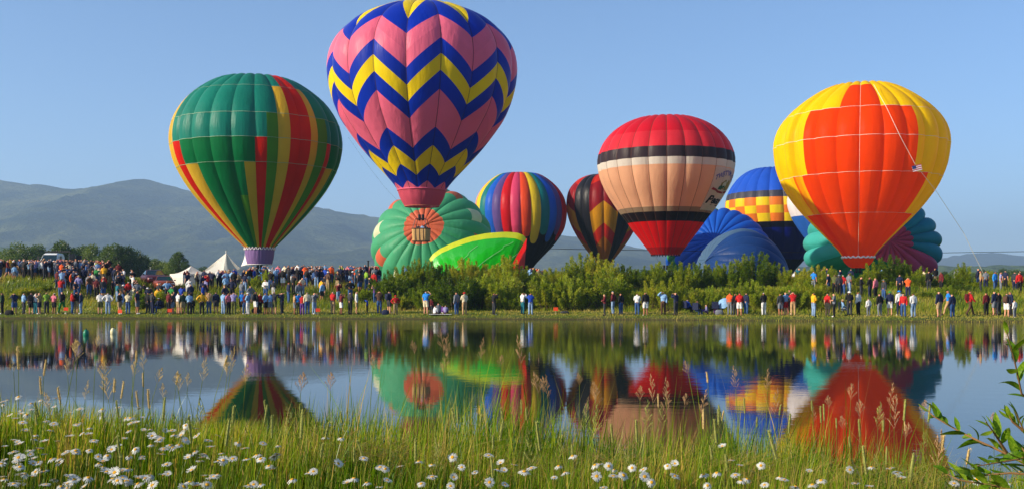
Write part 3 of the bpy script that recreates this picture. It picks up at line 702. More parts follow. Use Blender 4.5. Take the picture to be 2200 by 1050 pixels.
# ------------------------------------------------------------------ envelopes lying on the field, being filled
CUR = [0, 0]
def lying(name, label, pxc, pyc, D, R, n, colour, axis=(0, -1, .3), sq=(1, 1, .9), bulge=.05, cap=.22, rows=(.0, .2, .42, .62, .8, 1.0), group='half filled envelopes on the field', scal=.0, phase=0):
    """crown faces the camera; colour(i, j) gives a panel's cloth"""
    prof = [(.02, 0), (.35, .04), (.65, .17), (.88, .38), (1.0, .68), (1.0, 1.0), (.9, 1.35), (.7, 1.7), (.45, 2.0), (.25, 2.2)]
    e = Envelope.__new__(Envelope); e.D = D; e.n = n; e.phase = phase; e.b = bulge; e.lean = 0; e.phi = 0; e.z0 = 0
    P = np.array([(0, 0)] + [(r * R, -z * R) for r, z in prof]); out = []
    Q = np.vstack([[-P[1][0], P[1][1]], P, 2 * P[-1] - P[-2]])
    for i in range(1, len(Q) - 2):
        for tt in np.linspace(0, 1, 12, endpoint=False):
            a, b_, c, d = Q[i - 1], Q[i], Q[i + 1], Q[i + 2]
            out.append(.5 * ((2 * b_) + (-a + c) * tt + (2 * a - 5 * b_ + 4 * c - d) * tt ** 2 + (-a + 3 * b_ - 3 * c + d) * tt ** 3))
    out.append(P[-1]); C = np.array(out); L = np.concatenate([[0], np.cumsum(np.linalg.norm(np.diff(C, axis=0), axis=1))])
    e.len = L[-1]; e.sv = L / L[-1]; e.rv = np.clip(C[:, 0], 0, None); e.zv = C[:, 1] + R; e.R = R
    q = Vector(axis).normalized().to_track_quat('Z', 'Y').to_matrix(); q = np.array(q)
    ctr = W(pxc, pyc, D); gz = hz(ctr.x, ctr.y)
    def deform(P, th, v):
        P = P @ q.T
        P = P * np.array(sq)
        P = P + (fbm(th * .03 + 9, v * 5, 3, n)[..., None] - .5) * np.array([.5, .5, .5]) * R * .10
        lo = gz + .05 - ctr.z
        z = P[..., 2]; P[..., 2] = np.where(z < lo + .6, lo + .6 * np.exp((z - lo - .6) / .9), z)
        return P
    e.deform = deform
    e.root = thing(name, label, 'hot air balloon', (ctr.x, ctr.y, ctr.z), 0, group)
    for i in range(n):
        t0 = phase + i * 360 / n
        for j in range(len(rows) - 1):
            e.dirn = q @ np.array([math.sin(math.radians(t0 + 180 / n)), -math.cos(math.radians(t0 + 180 / n)), 0]); CUR[:] = [e.dirn[0], e.dirn[2]]
            e.panel(t0, t0 + 360 / n, (rows[j],) * 2, (rows[j + 1],) * 2, colour(i, j))
    return e
MN = fab('mint', '#52ae80', .42); MN2 = fab('mint_pale', '#6cb084', .42); CO = fab('coral', '#d8694a', .35); IV = fab('ivory', '#dfe0bc', .4)
def c_green(i, j):
    if j <= 1: return CO
    if j == 4: return (CO, MN, IV, MN)[i % 4]
    return MN
e1 = lying('mint_green_envelope', 'mint green half filled balloon with a coral crown, lying behind the willows', 934, 540, 140, 8.1, 20, c_green, axis=(-.13, -1, .42), sq=(1, 1, .98), rows=(0, .065, .112, .21, .285, .36, .48, .62, .8, 1), bulge=.05)
TB = fab('lagoon', '#1f86a0', .42); TE = fab('emerald', '#128050', .38); MA = fab('magenta', '#cf4470', .4); TQ = fab('turquoise', '#4cc0b8', .45)
def c_teal(i, j):
    dx, dz = CUR
    if j == 0: return MA
    if j <= 2 and dx > .05 and dz < -.2: return MA
    if dx < -.2: return TE if (dz < -.45 or j >= 6) else TQ
    if dz < -.6: return TE
    return TE if j >= 3 and dz > .1 else TB
e2 = lying('teal_magenta_envelope', 'teal and magenta scalloped balloon rising behind the orange one', 1866, 538, 128, 7.9, 20, c_teal, axis=(-.03, -1, .12), sq=(1, 1, .85), rows=(0, .12, .22, .34, .42, .52, .62, .8, 1), bulge=.09)
BA = fab('azure', '#1c5cc4', .38); BD = fab('deep_blue', '#1c3c74', .2); GN = fab('grass_green', '#3c8a50', .35); OG = fab('olive_gold', '#9a8c30', .35); GB = fab('grey_blue', '#4a6684', .25)
def c_blue(i, j):
    a = (i + .5) * 15
    if j == 3 and (180 < a < 350): return GN
    if j == 5 and 160 < a < 360: return OG
    return BA
e3 = lying('azure_envelope', 'bright blue half filled balloon with radiating seams and a green ring', 1545, 562, 190, 9.3, 24, c_blue, axis=(-.30, -1, .45), sq=(1, 1, .98), rows=(0, .1, .2, .30, .38, .50, .60, .8, 1), bulge=.06)
e4 = lying('dark_blue_envelope', 'dark grey blue dome of a collapsing balloon in front of the bright blue one', 1596, 598, 165, 7.5, 20, lambda i, j: GB if (i + .5) * 18 > 170 and j < 3 else (BD if j < 4 else BA), axis=(-.75, -.3, .35), sq=(1.0, 1, .98), rows=(0, .2, .38, .5, .8, 1), bulge=.03)

# bright green wing of cloth held open beside the mint balloon
def wing():
    root = thing('green_wing_envelope', 'bright green cloth wing with yellow rim and red tip, a balloon filling with air', 'hot air balloon', (W(1020, 600, 130).x, 130, 3.0), 0, 'half filled envelopes on the field')
    crest = [(922, 556), (930, 545), (945, 534), (975, 520), (1010, 508), (1045, 501), (1085, 498), (1112, 500), (1126, 506), (1131, 514)]
    cx = np.array([c[0] for c in crest], float); cy = np.array([c[1] for c in crest], float)
    n = 41; px = np.interp(np.linspace(0, len(crest) - 1, n), range(len(crest)), cx); py = np.interp(np.linspace(0, len(crest) - 1, n), range(len(crest)), cy)
    k = np.hanning(5); k /= k.sum(); py = np.convolve(np.pad(py, 2, 'edge'), k, 'valid')
    Y0 = 130.0; top = np.stack([(px - 1100) / F * Y0, np.full(n, Y0), EYE + (HZ - py) / F * Y0], 1)
    base = np.array(root.location)
    # foot of the front face: swings in under the crest towards the right end
    fx = np.interp(np.linspace(0, 1, n), [0, 1], [(960 - 1100) / F * 126, (1086 - 1100) / F * 126]); foot = np.stack([fx, np.interp(np.linspace(0, 1, n), [0, .5, 1], [129, 125.0, 127]), np.full(n, 2.6)], 1)
    bfoot = foot.copy(); bfoot[:, 1] += 14; bfoot[:, 0] += .9
    def loft(A, B, q0, q1, out, m_=8, pl=.05, c0=0, c1=None):
        c1 = n if c1 is None else c1; rows_ = []
        for q in np.linspace(q0, q1, m_):
            P = A * (1 - q) + B * q; P = P + np.array([0, out, -.2])[None] * math.sin(q * math.pi)
            P[:, 1] += pl * np.sin(np.arange(n) * 1.9) * math.sin(min(1, q) * math.pi) + pl * .6 * np.sin(np.arange(n) * .7 + q * 4)
            rows_.append(P[c0:c1] - base)
        return np.concatenate(rows_), grid_faces(c1 - c0, m_)
    yl = fab('acid_yellow', '#eef000', .5, .03); gr = fab('neon_green', '#22d020', .55, .03); rd = fab('signal_red', '#ff0c04', .55, .03)
    V_, F_ = loft(top, foot, 0, .10, -1.1, 5); link('yellow_rim', mk('yellow_rim', V_, F_, [yl], smooth=True), root)
    st = 5
    for a in range(0, n - 1, st):
        V_, F_ = loft(top, foot, .10, 1.0, -1.1, 16, c0=a, c1=a + st + 1); link('panel', mk('panel', V_, F_, [gr], smooth=True), root)
    V_, F_ = loft(top, bfoot, 0, 1.0, 1.5, 14); link('back_cloth', mk('back_cloth', V_, F_, [gr], smooth=True), root)
    tip = top[-1]; a = foot[-1]; b_ = bfoot[-1]
    rows_ = []
    A0 = W(1132, 511, 129.3); B0 = W(1080, 604, 125.6); B1 = W(1124, 606, 129)
    for q in np.linspace(0, 1, 12):
        L_ = (A0 * (1 - q) + B0 * q) ; R__ = (A0 * (1 - q) + B1 * q)
        L_.y -= .5 * math.sin(q * 3.1); rows_.append([L_.lerp(R__, k / 5) + Vector((0, -.35 * math.sin(k / 5 * 3.14) * q - .12, 0)) for k in range(6)])
    V_ = np.array(rows_).reshape(-1, 3) - base; link('red_tip', mk('red_tip', V_, grid_faces(6, 12), [rd], smooth=True), root)
    for (a_, b_) in (((12, .95), (31, .16)), ((20, .92), (40, .25)), ((6, .8), (20, .2))):
        m = MB(); pts = []
        for q in np.linspace(0, 1, 20):
            i = a_[0] + (b_[0] - a_[0]) * q; qq = a_[1] + (b_[1] - a_[1]) * q; i0 = int(i); P = top[i0] * (1 - qq) + foot[i0] * qq + np.array([0, -1.1, -.2]) * math.sin(qq * math.pi) - base; pts.append((P[0], P[1] - .12, P[2]))
        m.tube(pts, .025, 4); m.obj('seam_tape', pale_tape, root)
wing()

# lines
def line(name, label, pts, rad, mat, cat='rope', group=None, sag=0):
    P = [Vector(p) for p in pts]; b = P[-1].copy(); m = MB(); m.tube([p - b for p in P], rad, 5); o = m.obj(name, mat); o.location = b
    return tag(o, label, cat, group)
g = hz((2128 - 1100) / F * 108, 108)
crown = W(1877, 182, 105)
pts = [crown, W(1905, 232, 101.6), W(1935, 295, 100.5), W(1966, 353, 101), W(2012, 412, 103), W(2070, 500, 106), Vector(((2128 - 1100) / F * 108, 108, g))]
line('crown_line', 'long white crown line hanging from the orange balloon down to the field', pts, .024, rope_mat)
m = MB(); fm = [plain('flag_white', '#e8e0e0'), plain('flag_red', '#c03040'), plain('flag_blue', '#2c3c70')]
for k in range(6): m.box((0.38, 0, -k * .085), (.86, .012, .083), (1, 0)[k % 2])
m.box((.14, -.004, -.12), (.36, .012, .28), 2)
fl = m.obj('flag', fm); p = W(1960, 358, 100.8); fl.scale = (1.15, 1.15, 1.15); fl.location = p; fl.rotation_euler = (0, .55 - math.pi * .25, .1); tag(fl, 'small red and white striped flag tied to the long crown line', 'flag')
line('tether_line', 'thin dark line trailing from the zigzag balloon towards its skirt', [W(748, 295, 92), W(790, 355, 95), W(826, 402, 99), W(862, 440, 104), W(905, 500, 106)], .006, dark_metal)
line('power_line', 'dark cable running level above the right hand willows', [W(1150 + i * 160, 540 - 2.5 * abs(i - 5) * .5 + (0 if i < 6 else -1) + 4 * math.sin(i * math.pi / 9), 180) for i in range(10)], .05, dark_metal, 'cable')
# ------------------------------------------------------------------ leaves, bushes, trees
def unit(v): return v / (np.linalg.norm(v, axis=-1, keepdims=True) + 1e-9)
def leaf_cards(C, Dn, ln, wd, r, droop=.0):
    """leaf at C growing along Dn (unit), length ln, width wd: 4-vertex kite, folded a little"""
    n = len(C); side = unit(np.cross(Dn, unit(r.normal(size=(n, 3))))); up = np.cross(side, Dn)
    ln = ln[:, None]; wd = wd[:, None]
    A = C; T_ = C + Dn * ln + np.array([0, 0, -1.0]) * droop * ln
    L_ = C + Dn * ln * .45 + side * wd * .5 + up * wd * .12; Rr = C + Dn * ln * .45 - side * wd * .5 + up * wd * .12
    V = np.stack([A, L_, T_, Rr], 1).reshape(-1, 3); F_ = np.arange(n * 4).reshape(n, 4); return V, F_

bark = plain('bark', '#5a4a38', .95, var=.35, scale=5, bump=.6)
willow_leaf = leafmat('willow_leaves', ['#3a540a', '#667e14', '#98a026', '#beb248'], .42, 1.1)
tree_leaf = leafmat('tree_leaves', ['#33491c', '#4d6426', '#728236'], .35, .5)
pale_leaf = leafmat('pale_leaves', ['#5c7818', '#8ea02a', '#b6b64a'], .42, 1.0)

def make_bush(seed, h=3.0, wdt=3.2, stems=46, per=270, lf=.20):
    r = np.random.default_rng(seed); Cs = []; Ds = []; Ls = []; sb = MB()
    for k in range(stems):
        a = r.uniform(0, 2 * math.pi); rad = math.sqrt(r.uniform(0, 1)); lean = rad * wdt / 2
        hh = h * (1 - .42 * rad ** 2) * r.uniform(.5, 1.18)
        b = np.array([math.cos(a), math.sin(a), 0]) * lean * .35
        tp = np.array([math.cos(a) * lean * 1.05, math.sin(a) * lean * 1.05, hh]); mid = (b + tp) / 2 + np.array([math.cos(a), math.sin(a), 0]) * lean * .12 + np.array([0, 0, hh * .1])
        q = np.linspace(0, 1, 7)[:, None]; cur = (1 - q) ** 2 * b + 2 * q * (1 - q) * mid + q * q * tp
        if k % 2 == 0: sb.tube([tuple(p) for p in cur], list(np.linspace(.04, .01, 7)), 4)
        nper = int(per * r.uniform(.6, 1.3)); t_ = r.beta(1.8, 1.1, nper); t_ = .12 + .9 * t_
        pc = (1 - t_[:, None]) ** 2 * b + 2 * t_[:, None] * (1 - t_[:, None]) * mid + t_[:, None] ** 2 * tp
        spread = (.24 * (1.08 - t_) ** .7 + .05)[:, None] * (.8 + .5 * r.random())
        off = unit(r.normal(size=(nper, 3))) * spread * r.random((nper, 1)) ** .5
        Cs.append(pc + off); d = unit(off + unit(tp - b) * .22 + r.normal(size=(nper, 3)) * .1); Ds.append(d); Ls.append(r.uniform(.6, 1.25, nper) * lf)
    C = np.concatenate(Cs); C[:, 2] = np.abs(C[:, 2]) ; Dn = np.concatenate(Ds); Ln = np.concatenate(Ls)
    V, F_ = leaf_cards(C, Dn, Ln, Ln * .27, r)
    return V, F_, sb
bush_v = []
for i, (h, wd, st, per) in enumerate([(3.0, 3.2, 46, 230), (3.2, 2.6, 40, 240), (2.3, 3.4, 46, 200), (2.7, 3.0, 44, 220), (1.5, 2.4, 34, 170), (3.4, 2.2, 34, 240)]):
    V, F_, sb = make_bush(100 + i, h, wd, st, per)
    bush_v.append((mk('foliage', V, F_, [willow_leaf]), sb.mesh('stems', [bark]), mk('foliage', V, F_, [pale_leaf])))
def bush(x, y, k, s, rz, label, group, pale=False, sz=None, z=None):
    t = thing('willow_bush', label, 'bush', (x, y, hz(x, y) - .05 if z is None else z), rz, group); t.scale = (s, s, sz or s)
    link('foliage', bush_v[k][2 if pale else 0], t); link('stems', bush_v[k][1], t); return t

# willows: (photo column, top row, foot row or distance) traced along the thicket
place_words = {}
def where(px):
    for a, w_ in ((60, 'at the left picture edge'), (130, 'below the white truck'), (200, 'below the black speakers'), (300, 'left of the copper car'), (372, 'below the copper car'), (430, 'by the white canopy'), (500, 'below the peaked marquee'),
                  (600, 'below the lilac balloon skirt'), (700, 'right of the lilac balloon skirt'), (800, 'left of the mint envelope'), (900, 'under the mint envelope'), (1000, 'under the neon green wing'), (1100, 'right of the picnic group'),
                  (1180, 'under the red wing tip'), (1250, 'between rainbow and dark balloons'), (1350, 'under the black gored balloon'), (1450, 'under the cream red balloon'), (1550, 'below the azure envelope'), (1650, 'below the dark blue dome'),
                  (1720, 'left of the orange balloon'), (1800, 'under the left of the orange balloon'), (1880, 'below the orange balloon mouth'), (1950, 'under the magenta cloth'), (2020, 'right of the teal envelope'), (2110, 'below the far right hills')):
        if px < a: return w_
    return 'at the right picture edge'
adj = ['bushy', 'broad', 'upright', 'rounded', 'ragged', 'dense', 'open', 'feathery', 'leaning', 'full']
used_l = {}
def uniq(lab):
    if lab not in used_l: used_l[lab] = 1; return lab
    return None
def bush_label(px, pre, tail=''):
    for a in rng.sample(adj, len(adj)):
        l = uniq('%s %s willow bush %s%s' % (a, pre, where(px), tail))
        if l: return l
    return '%s willow bush %s%s' % (pre, where(px), tail)
B = [ # px, top py, Y, variant
 (838, 588, 86, 2), (868, 572, 88, 3), (902, 566, 90, 0), (935, 568, 88, 1), (965, 562, 91, 3), (1000, 556, 90, 0), (1030, 552, 92, 1), (1062, 560, 90, 3), (1092, 562, 88, 0), (1125, 576, 90, 2), (1155, 580, 88, 3), (1185, 576, 92, 0),
 (1215, 570, 90, 1), (1248, 556, 91, 0), (1282, 550, 90, 5), (1312, 560, 88, 0), (1345, 564, 91, 3), (1378, 562, 90, 1), (1410, 560, 89, 0), (1440, 572, 91, 2), (1470, 566, 88, 3), (1500, 560, 90, 0), (1532, 566, 92, 1), (1562, 562, 89, 3),
 (1595, 550, 90, 5), (1628, 546, 89, 0), (1658, 566, 91, 3), (1690, 572, 88, 1), (1722, 574, 87, 3), (1755, 572, 90, 0), (1785, 574, 88, 1), (1880, 566, 90, 3), (1912, 556, 90, 0), (1945, 552, 91, 1), (1972, 575, 89, 3), (2005, 592, 90, 2),
 (2042, 578, 92, 3), (2068, 566, 92, 5), (2098, 588, 91, 2), (2130, 584, 100, 0), (2160, 586, 104, 3), (2192, 590, 96, 2), (1830, 590, 92, 2)]
for px, py, Y, k in B:
    py += rng.uniform(-5, 12); x = (px - 1100) / F * Y; z = hz(x, Y); top = EYE + (HZ - py) / F * Y; hgt = [2.95, 3.2, 2.2, 2.7, 1.5, 3.4][k]; s = max(.35, (top - z) / hgt)
    bush(x, Y, k, max(s, .75), rng.uniform(0, 6.28), bush_label(px, 'back row'), 'willow bushes along the bank', sz=s)
# lower front row of the thicket
for i, px in enumerate(range(842, 1800, 26)):
    px += rng.uniform(-12, 12)
    if rng.random() < .24: continue
    Y = float(shore((px - 1100) / F * 80)) + 6.5 + rng.uniform(-.6, 1.2); x = (px - 1100) / F * Y; k = (4, 2, 3, 0)[i % 4]
    top = EYE + (HZ - (612 + rng.uniform(-26, 20) + (16 if px < 900 else 0))) / F * Y; z = hz(x, Y); hgt = [2.95, 3.2, 2.2, 2.7, 1.5, 3.4][k]
    s = (top - z) / hgt
    bush(x, Y, k, max(s, .62), rng.uniform(0, 6.28), bush_label(px, 'front row'), 'willow bushes along the bank', pale=i % 3 == 0, sz=s)
for px, py, Y, k in [(1990, 632, 80, 4), (2030, 618, 81, 3), (2065, 622, 82, 2), (1960, 630, 84, 4), (2092, 640, 84, 4), (1735, 620, 80, 3), (1765, 612, 82, 0), (1795, 618, 83, 1), (1840, 622, 84, 2), (2110, 636, 86, 4), (1900, 620, 86, 3), (1925, 614, 86, 1),
                     (575, 580, 90, 5), (548, 592, 91, 3), (600, 590, 93, 1), (300, 632, 84, 4), (312, 622, 86, 3), (345, 628, 85, 4), (42, 622, 87, 4), (60, 618, 88, 2), (100, 612, 89, 4), (780, 622, 86, 4), (760, 618, 88, 4), (640, 628, 86, 4), (560, 625, 87, 2)]:
    x = (px - 1100) / F * Y; z = hz(x, Y); top = EYE + (HZ - py) / F * Y; hgt = [2.95, 3.2, 2.2, 2.7, 1.5, 3.4][k]; s = max(.3, (top - z) / hgt)
    bush(x, Y, k, max(s, .5), rng.uniform(0, 6.28), bush_label(px, 'slope'), 'willow bushes along the bank', pale=px in (575, 548, 300, 312, 2030, 780), sz=s)

def make_tree(seed, h, wd, nb=16, per=420, lf=.30, low=.18):
    r = np.random.default_rng(seed); Cs = []; Ds = []; m = MB()
    m.tube([(0, 0, 0), (.1, .05, h * .3), (.0, .1, h * .6), (.1, 0, h * .85)], [h * .028, h * .022, h * .014, h * .005], 7)
    for k in range(nb):
        t_ = low + (1 - low) * (k + .5) / nb; a = k * 2.4 + r.uniform(-.4, .4); prof = math.sin(min(1, (t_ - low) / (1 - low) * .9 + .12) * math.pi) ** .6
        rad = wd / 2 * prof * r.uniform(.45, .95); c = np.array([math.cos(a) * rad, math.sin(a) * rad, h * t_])
        m.tube([(0, 0, h * t_ * .72), tuple(c * .55 + np.array([0, 0, h * t_ * .36])), tuple(c)], [h * .010, h * .007, .015], 5)
        R0 = wd * r.uniform(.16, .27); n = int(per * (R0 / (wd * .2)) ** 1.5)
        d = unit(r.normal(size=(n, 3))) * np.array([1, 1, .78]); Cs.append(c + d * R0 * r.uniform(.45, 1.05, (n, 1)) * (1 + .25 * (fbm(d[:, 0] * 3 + k, d[:, 1] * 3 + d[:, 2] * 3, 2, seed)[:, None] - .5) * 2)); Ds.append(unit(d + r.normal(size=(n, 3)) * .6))
    C = np.concatenate(Cs); Ln = r.uniform(.6, 1.3, len(C)) * lf; V, F_ = leaf_cards(C, np.concatenate(Ds), Ln, Ln * .8, r)
    return mk('crown', V, F_, [tree_leaf]), m.mesh('trunk', [bark])
tv = [make_tree(1, 8, 6.5, 17), make_tree(2, 9, 5.5, 18, 400), make_tree(3, 7, 8, 20), make_tree(4, 10, 6, 19, 420)]
def tree(px, top, Y, k, label, group='trees behind the crowd', wf=1.0):
    x = (px - 1100) / F * Y; z = hz(x, Y); hgt = (EYE + (HZ - top) / F * Y - z); s = hgt / [8, 9, 7, 10][k] * .97
    t = thing('broadleaf_tree', label, 'tree', (x, Y, z - .1), rng.uniform(0, 6), group); t.scale = (s * wf, s * wf, s)
    link('crown', tv[k][0], t); link('trunk', tv[k][1], t)
for a in [(38, 533, 190, 2, 'olive tree left of the white truck, low and wide'), (60, 540, 185, 0, 'small olive tree touching the left side of the white truck'), (82, 530, 220, 1, 'tree tip showing above the roof rack of the truck'),
          (134, 523, 170, 0, 'tall yellowish tree right behind the white truck'), (160, 536, 200, 1, 'dark tree behind the black speakers'), (178, 530, 205, 3, 'dark tree right of the speakers with two tops'), (196, 530, 200, 0, 'rounded dark tree between speakers and big clump'),
          (232, 530, 180, 3, 'tall left tree of the big clump'), (250, 528, 176, 1, 'tallest middle tree of the big clump'), (272, 533, 178, 0, 'right hand tree of the big clump, leaning out'), (290, 545, 182, 2, 'lower bulging tree on the right of the big clump'),
          (312, 557, 190, 2, 'low dark tree following the big clump'), (335, 558, 188, 0, 'dark tree left of the lone tree, low'), (352, 566, 186, 2, 'lowest dark tree before the lone tree'), (384, 542, 165, 3, 'lone tall tree behind the white canopy'), (370, 565, 168, 2, 'small shrub tree at the foot of the lone tree')]:
    tree(*a)
spots = [(8, 548), (20, 552), (640, 585), (670, 587), (700, 586), (730, 584), (770, 588), (1190, 584), (1225, 582), (1385, 580), (1400, 583), (1420, 586), (1740, 588), (2030, 584), (2060, 580), (2085, 586), (2110, 580), (2125, 584), (2140, 586), (2155, 578), (2170, 583), (2185, 580), (2200, 584), (2215, 580), (440, 575), (520, 580), (460, 580), (1710, 586), (2048, 587), (2098, 588)]
for i, (px, top) in enumerate(spots):
    l = None
    for a in adj:
        l = uniq('%s distant tree on the plain %s' % (a, where(px)))
        if l: break
    tree(px, top, 260 + (i * 53) % 170, i % 3, l, 'distant trees on the plain', 1.3)

# ------------------------------------------------------------------ grasses
def blades(P, hgt, wid, lean_dir, lean, r, seg=3):
    """P (n,3) feet; returns verts, tri/quad faces of tapered bent blades"""
    n = len(P); a = r.uniform(0, 2 * math.pi, n); s_ = np.stack([np.cos(a), np.sin(a), np.zeros(n)], 1) * wid[:, None] * .5
    L = []
    for i in range(seg + 1):
        q = i / seg; c = P + np.array([0, 0, 1]) * (hgt * (q - .12 * lean * q * q))[:, None] + lean_dir * (hgt * lean * q * q)[:, None]
        k = (1 - q) ** .7 if i < seg else 0.0
        if i < seg: L.append(c - s_ * k); L.append(c + s_ * k)
        else: L.append(c)
    m = 2 * seg + 1; V = np.stack(L, 1).reshape(-1, 3); b = np.arange(n)[:, None] * m; tris = []
    for i in range(seg - 1):
        o = 2 * i; tris += [[o, o + 1, o + 3], [o, o + 3, o + 2]]
    o = 2 * (seg - 1); tris.append([o, o + 1, o + 2])
    F_ = (b[:, None, :] + np.array(tris)[None]).reshape(-1, 3); return V, F_, m
def add_attr(me, val, per):
    at = me.attributes.new('tint', 'FLOAT', 'POINT'); at.data.foreach_set('value', np.repeat(val, per).astype(np.float32))
near_grass = leafmat('meadow_grass', ['#203a08', '#43690e', '#76981c', '#a9aa3c', '#b69a54'], .44, attr='tint', rough=.6, spec=.12)
far_grass = leafmat('bank_grass', ['#405a0c', '#68821a', '#94982c', '#a89a48', '#b0a058'], .4, attr='tint')
r = np.random.default_rng(5)
# far bank: long grass on the slope, mown short on the path
n = 115000; PX = r.uniform(-300, 2500, n); Y = shore((PX - 1100) / F * 76) + .15 + r.beta(1.1, 1.5, n) * 24; X = (PX - 1100) / F * Y
d = Y - shore(X); Zg = height(X, Y); keep = r.random(n) < np.where(d < 4.5, .8, 1); X, Y, d, Zg = X[keep], Y[keep], d[keep], Zg[keep]; n = len(X)
tall = sstep(4.6, 6.2, d + (fbm(X * .6, Y * .1, 3, 3) - .5) * 2.5)
clump = fbm(X * .8, Y * .8, 4, 6)
hg = (.05 + .10 * r.random(n)) * (1 - tall) + tall * (.28 + .45 * clump * r.random(n) + .25 * np.clip(clump - .5, 0, 1)); hg = hg * (1 - sstep(16, 24, d) * .5)
an = r.normal(.3, .9, n); ld = np.stack([np.cos(an), np.sin(an), np.zeros(n)], 1)
V, F_, m_ = blades(np.stack([X, Y, Zg - .01], 1), hg, .03 + .03 * r.random(n), ld, r.uniform(.05, .6, n), r, 2)
me = mk('bank_grass', V, F_, [far_grass]); add_attr(me, np.clip(.30 + .55 * fbm(X * .5, Y * .5, 4, 13) - .25 + .28 * r.random(n) + .12 * (1 - tall), 0, 1), m_)
tag(link('bank_grass', me), 'long yellow green grass covering the far bank and slope', kind='stuff')

# near meadow
n = 135000; PX = r.uniform(-800, 3000, n); Y = 1.9 + r.beta(1.15, 1.9, n) * 10.5; X = (PX - 1100) / F * Y; Zg = height(X, Y)
edge = np.interp(X, [-6, -2, 0, 1, 2, 3, 6], [5.6, 5.3, 4.7, 4.5, 4.1, 3.6, 3.4]); k = Y - edge
cl = fbm(X * 1.3, Y * 1.3, 4, 21); keep = (Zg > -.05) & ~((np.abs(k + .15) < .22) & (r.random(n) < .5) & (PX > 560)); X, Y, Zg, k, cl = [q[keep] for q in (X, Y, Zg, k, cl)]; n = len(X); PXk = 1100 + X / Y * F
# wanted top row in the picture, from which the blade height follows (tall on the slope behind the edge)
toprow = np.interp(PXk, [0, 150, 400, 560, 620, 720, 800, 870, 950, 1050, 1140, 1200, 1260, 1340, 1450, 1560, 1650, 1850, 1985, 2010, 2200], [872, 878, 896, 900, 872, 846, 862, 892, 860, 850, 872, 886, 872, 906, 918, 908, 918, 936, 950, 1000, 1004])
toprow = toprow + (fbm(X * 2.2, X * 0 + 4, 3, 30) - .5) * 60
ztop = EYE - (toprow - HZ) / F * Y
front = (.10 + .20 * r.random(n) ** .8 + .10 * cl) * np.where(PXk < 560, 1.12, 1.0)
back = np.clip(ztop - Zg, .08, 1.9) * (.30 + .80 * r.random(n) ** 1.15)
cl3 = fbm(X * 3.2, Y * 3.2, 3, 77); front = front * (.55 + .9 * cl3); back = back * (.72 + .5 * cl3)
hg = np.where(k < .1, np.minimum(front, np.maximum(ztop - Zg + .05, .1)), np.where(back > 1.6, back, back))
hg = np.where((r.random(n) < .035) & (k > -.2) & (PXk > 560) & (PXk < 1990), hg * r.uniform(1.1, 1.5, n), hg)
an = r.normal(.2, 1.3, n); ld = np.stack([np.cos(an), np.sin(an), np.zeros(n)], 1)
V, F_, m_ = blades(np.stack([X, Y, Zg - .01], 1), hg, (.0036 + .0056 * r.random(n) ** 1.5) * np.clip(Y / 3.6, .8, 2.0), ld, np.abs(r.normal(.0, .17, n)) + .03, r, 4)
tint = np.clip(.02 + .75 * (cl3 - .25) + .3 * cl + .30 * r.random(n) - .12 + np.where(r.random(n) < .11, .5, 0), 0, 1)
me = mk('meadow_grass', V, F_, [near_grass]); add_attr(me, tint, m_)
tag(link('meadow_grass', me), 'lush green meadow grass on the near bank', kind='stuff')
# dry litter lying at the edge
n = 3800; PX = r.uniform(500, 2100, n); e_ = r.normal(-.25, .22, n); Y = 4.4 + e_ ; X = (PX - 1100) / F * Y; Y = np.interp(X, [-6, -2, 0, 1, 2, 3, 6], [5.6, 5.3, 4.7, 4.5, 4.1, 3.6, 3.4]) + e_; Zg = height(X, Y)
an = r.uniform(0, 6.28, n); ld = np.stack([np.cos(an), np.sin(an) * .3, np.zeros(n)], 1)
V, F_, m_ = blades(np.stack([X, Y, Zg + .03 + .06 * r.random(n)], 1), .12 + .2 * r.random(n), .004 + .003 * r.random(n), ld, r.uniform(1.2, 2.6, n), r, 3)
me = mk('dry_straw', V, F_, [near_grass]); add_attr(me, r.uniform(.55, 1, n), m_); tag(link('dry_straw', me), 'flattened straw coloured dry grass along the meadow edge', kind='stuff')

# stalks with seed heads, each its own plant
seedg = plain('seed_head_green', '#8c8e46', .9, var=.3, scale=60); seedm = plain('seed_head', '#c0a468', .9, var=.3, scale=60); seedp = plain('seed_head_purple', '#a8845c', .9, var=.3, scale=60); stalkm = leafmat('stalk', ['#55691e', '#7f8a36'], .2, 8)
def timothy(L):
    m = MB(); m.lathe([(.0, 0), (.0030, .004), (.0038, L * .3), (.0037, L * .7), (.0026, L * .95), (0, L)], (0, 0, 0), 7)
    rr = np.random.default_rng(int(L * 1000))
    for i in range(70):
        z = rr.uniform(.02, .98) * L; a = rr.uniform(0, 6.28); c = Vector((math.cos(a) * .005, math.sin(a) * .005, z)); dd = Vector((math.cos(a) * .0035, math.sin(a) * .0035, .005))
        m.add([c - Vector((-math.sin(a), math.cos(a), 0)) * .0012, c + Vector((-math.sin(a), math.cos(a), 0)) * .0012, c + dd], [(0, 1, 2)])
    return m
def panicle(L, seed, spread=.35):
    m = MB(); rr = np.random.default_rng(seed)
    for i in range(12):
        z = L * (i / 12) ** .9; n = 2; s_ = L * spread * (1 - i / 13) * .9
        for k_ in range(n):
            a = rr.uniform(0, 6.28); e = Vector((math.cos(a) * s_, math.sin(a) * s_, z + s_ * 1.3)); b = Vector((0, 0, z)); m.tube([b, (b + e) / 2 + Vector((0, 0, s_ * .1)), e], .0005, 3, cap=False)
            for q in range(3):
                c = b.lerp(e, .45 + q * .19); dr = Vector(rr.normal(size=3)); dr.normalize(); up = Vector((0, 0, .007)); sd = dr * .0016; sd2 = up.cross(dr).normalized() * .0016
                m.add([c - sd, c + sd2, c + up * 1.1 + sd * .3, c + sd], [(0, 1, 2), (1, 3, 2), (3, 0, 2)])
    return m
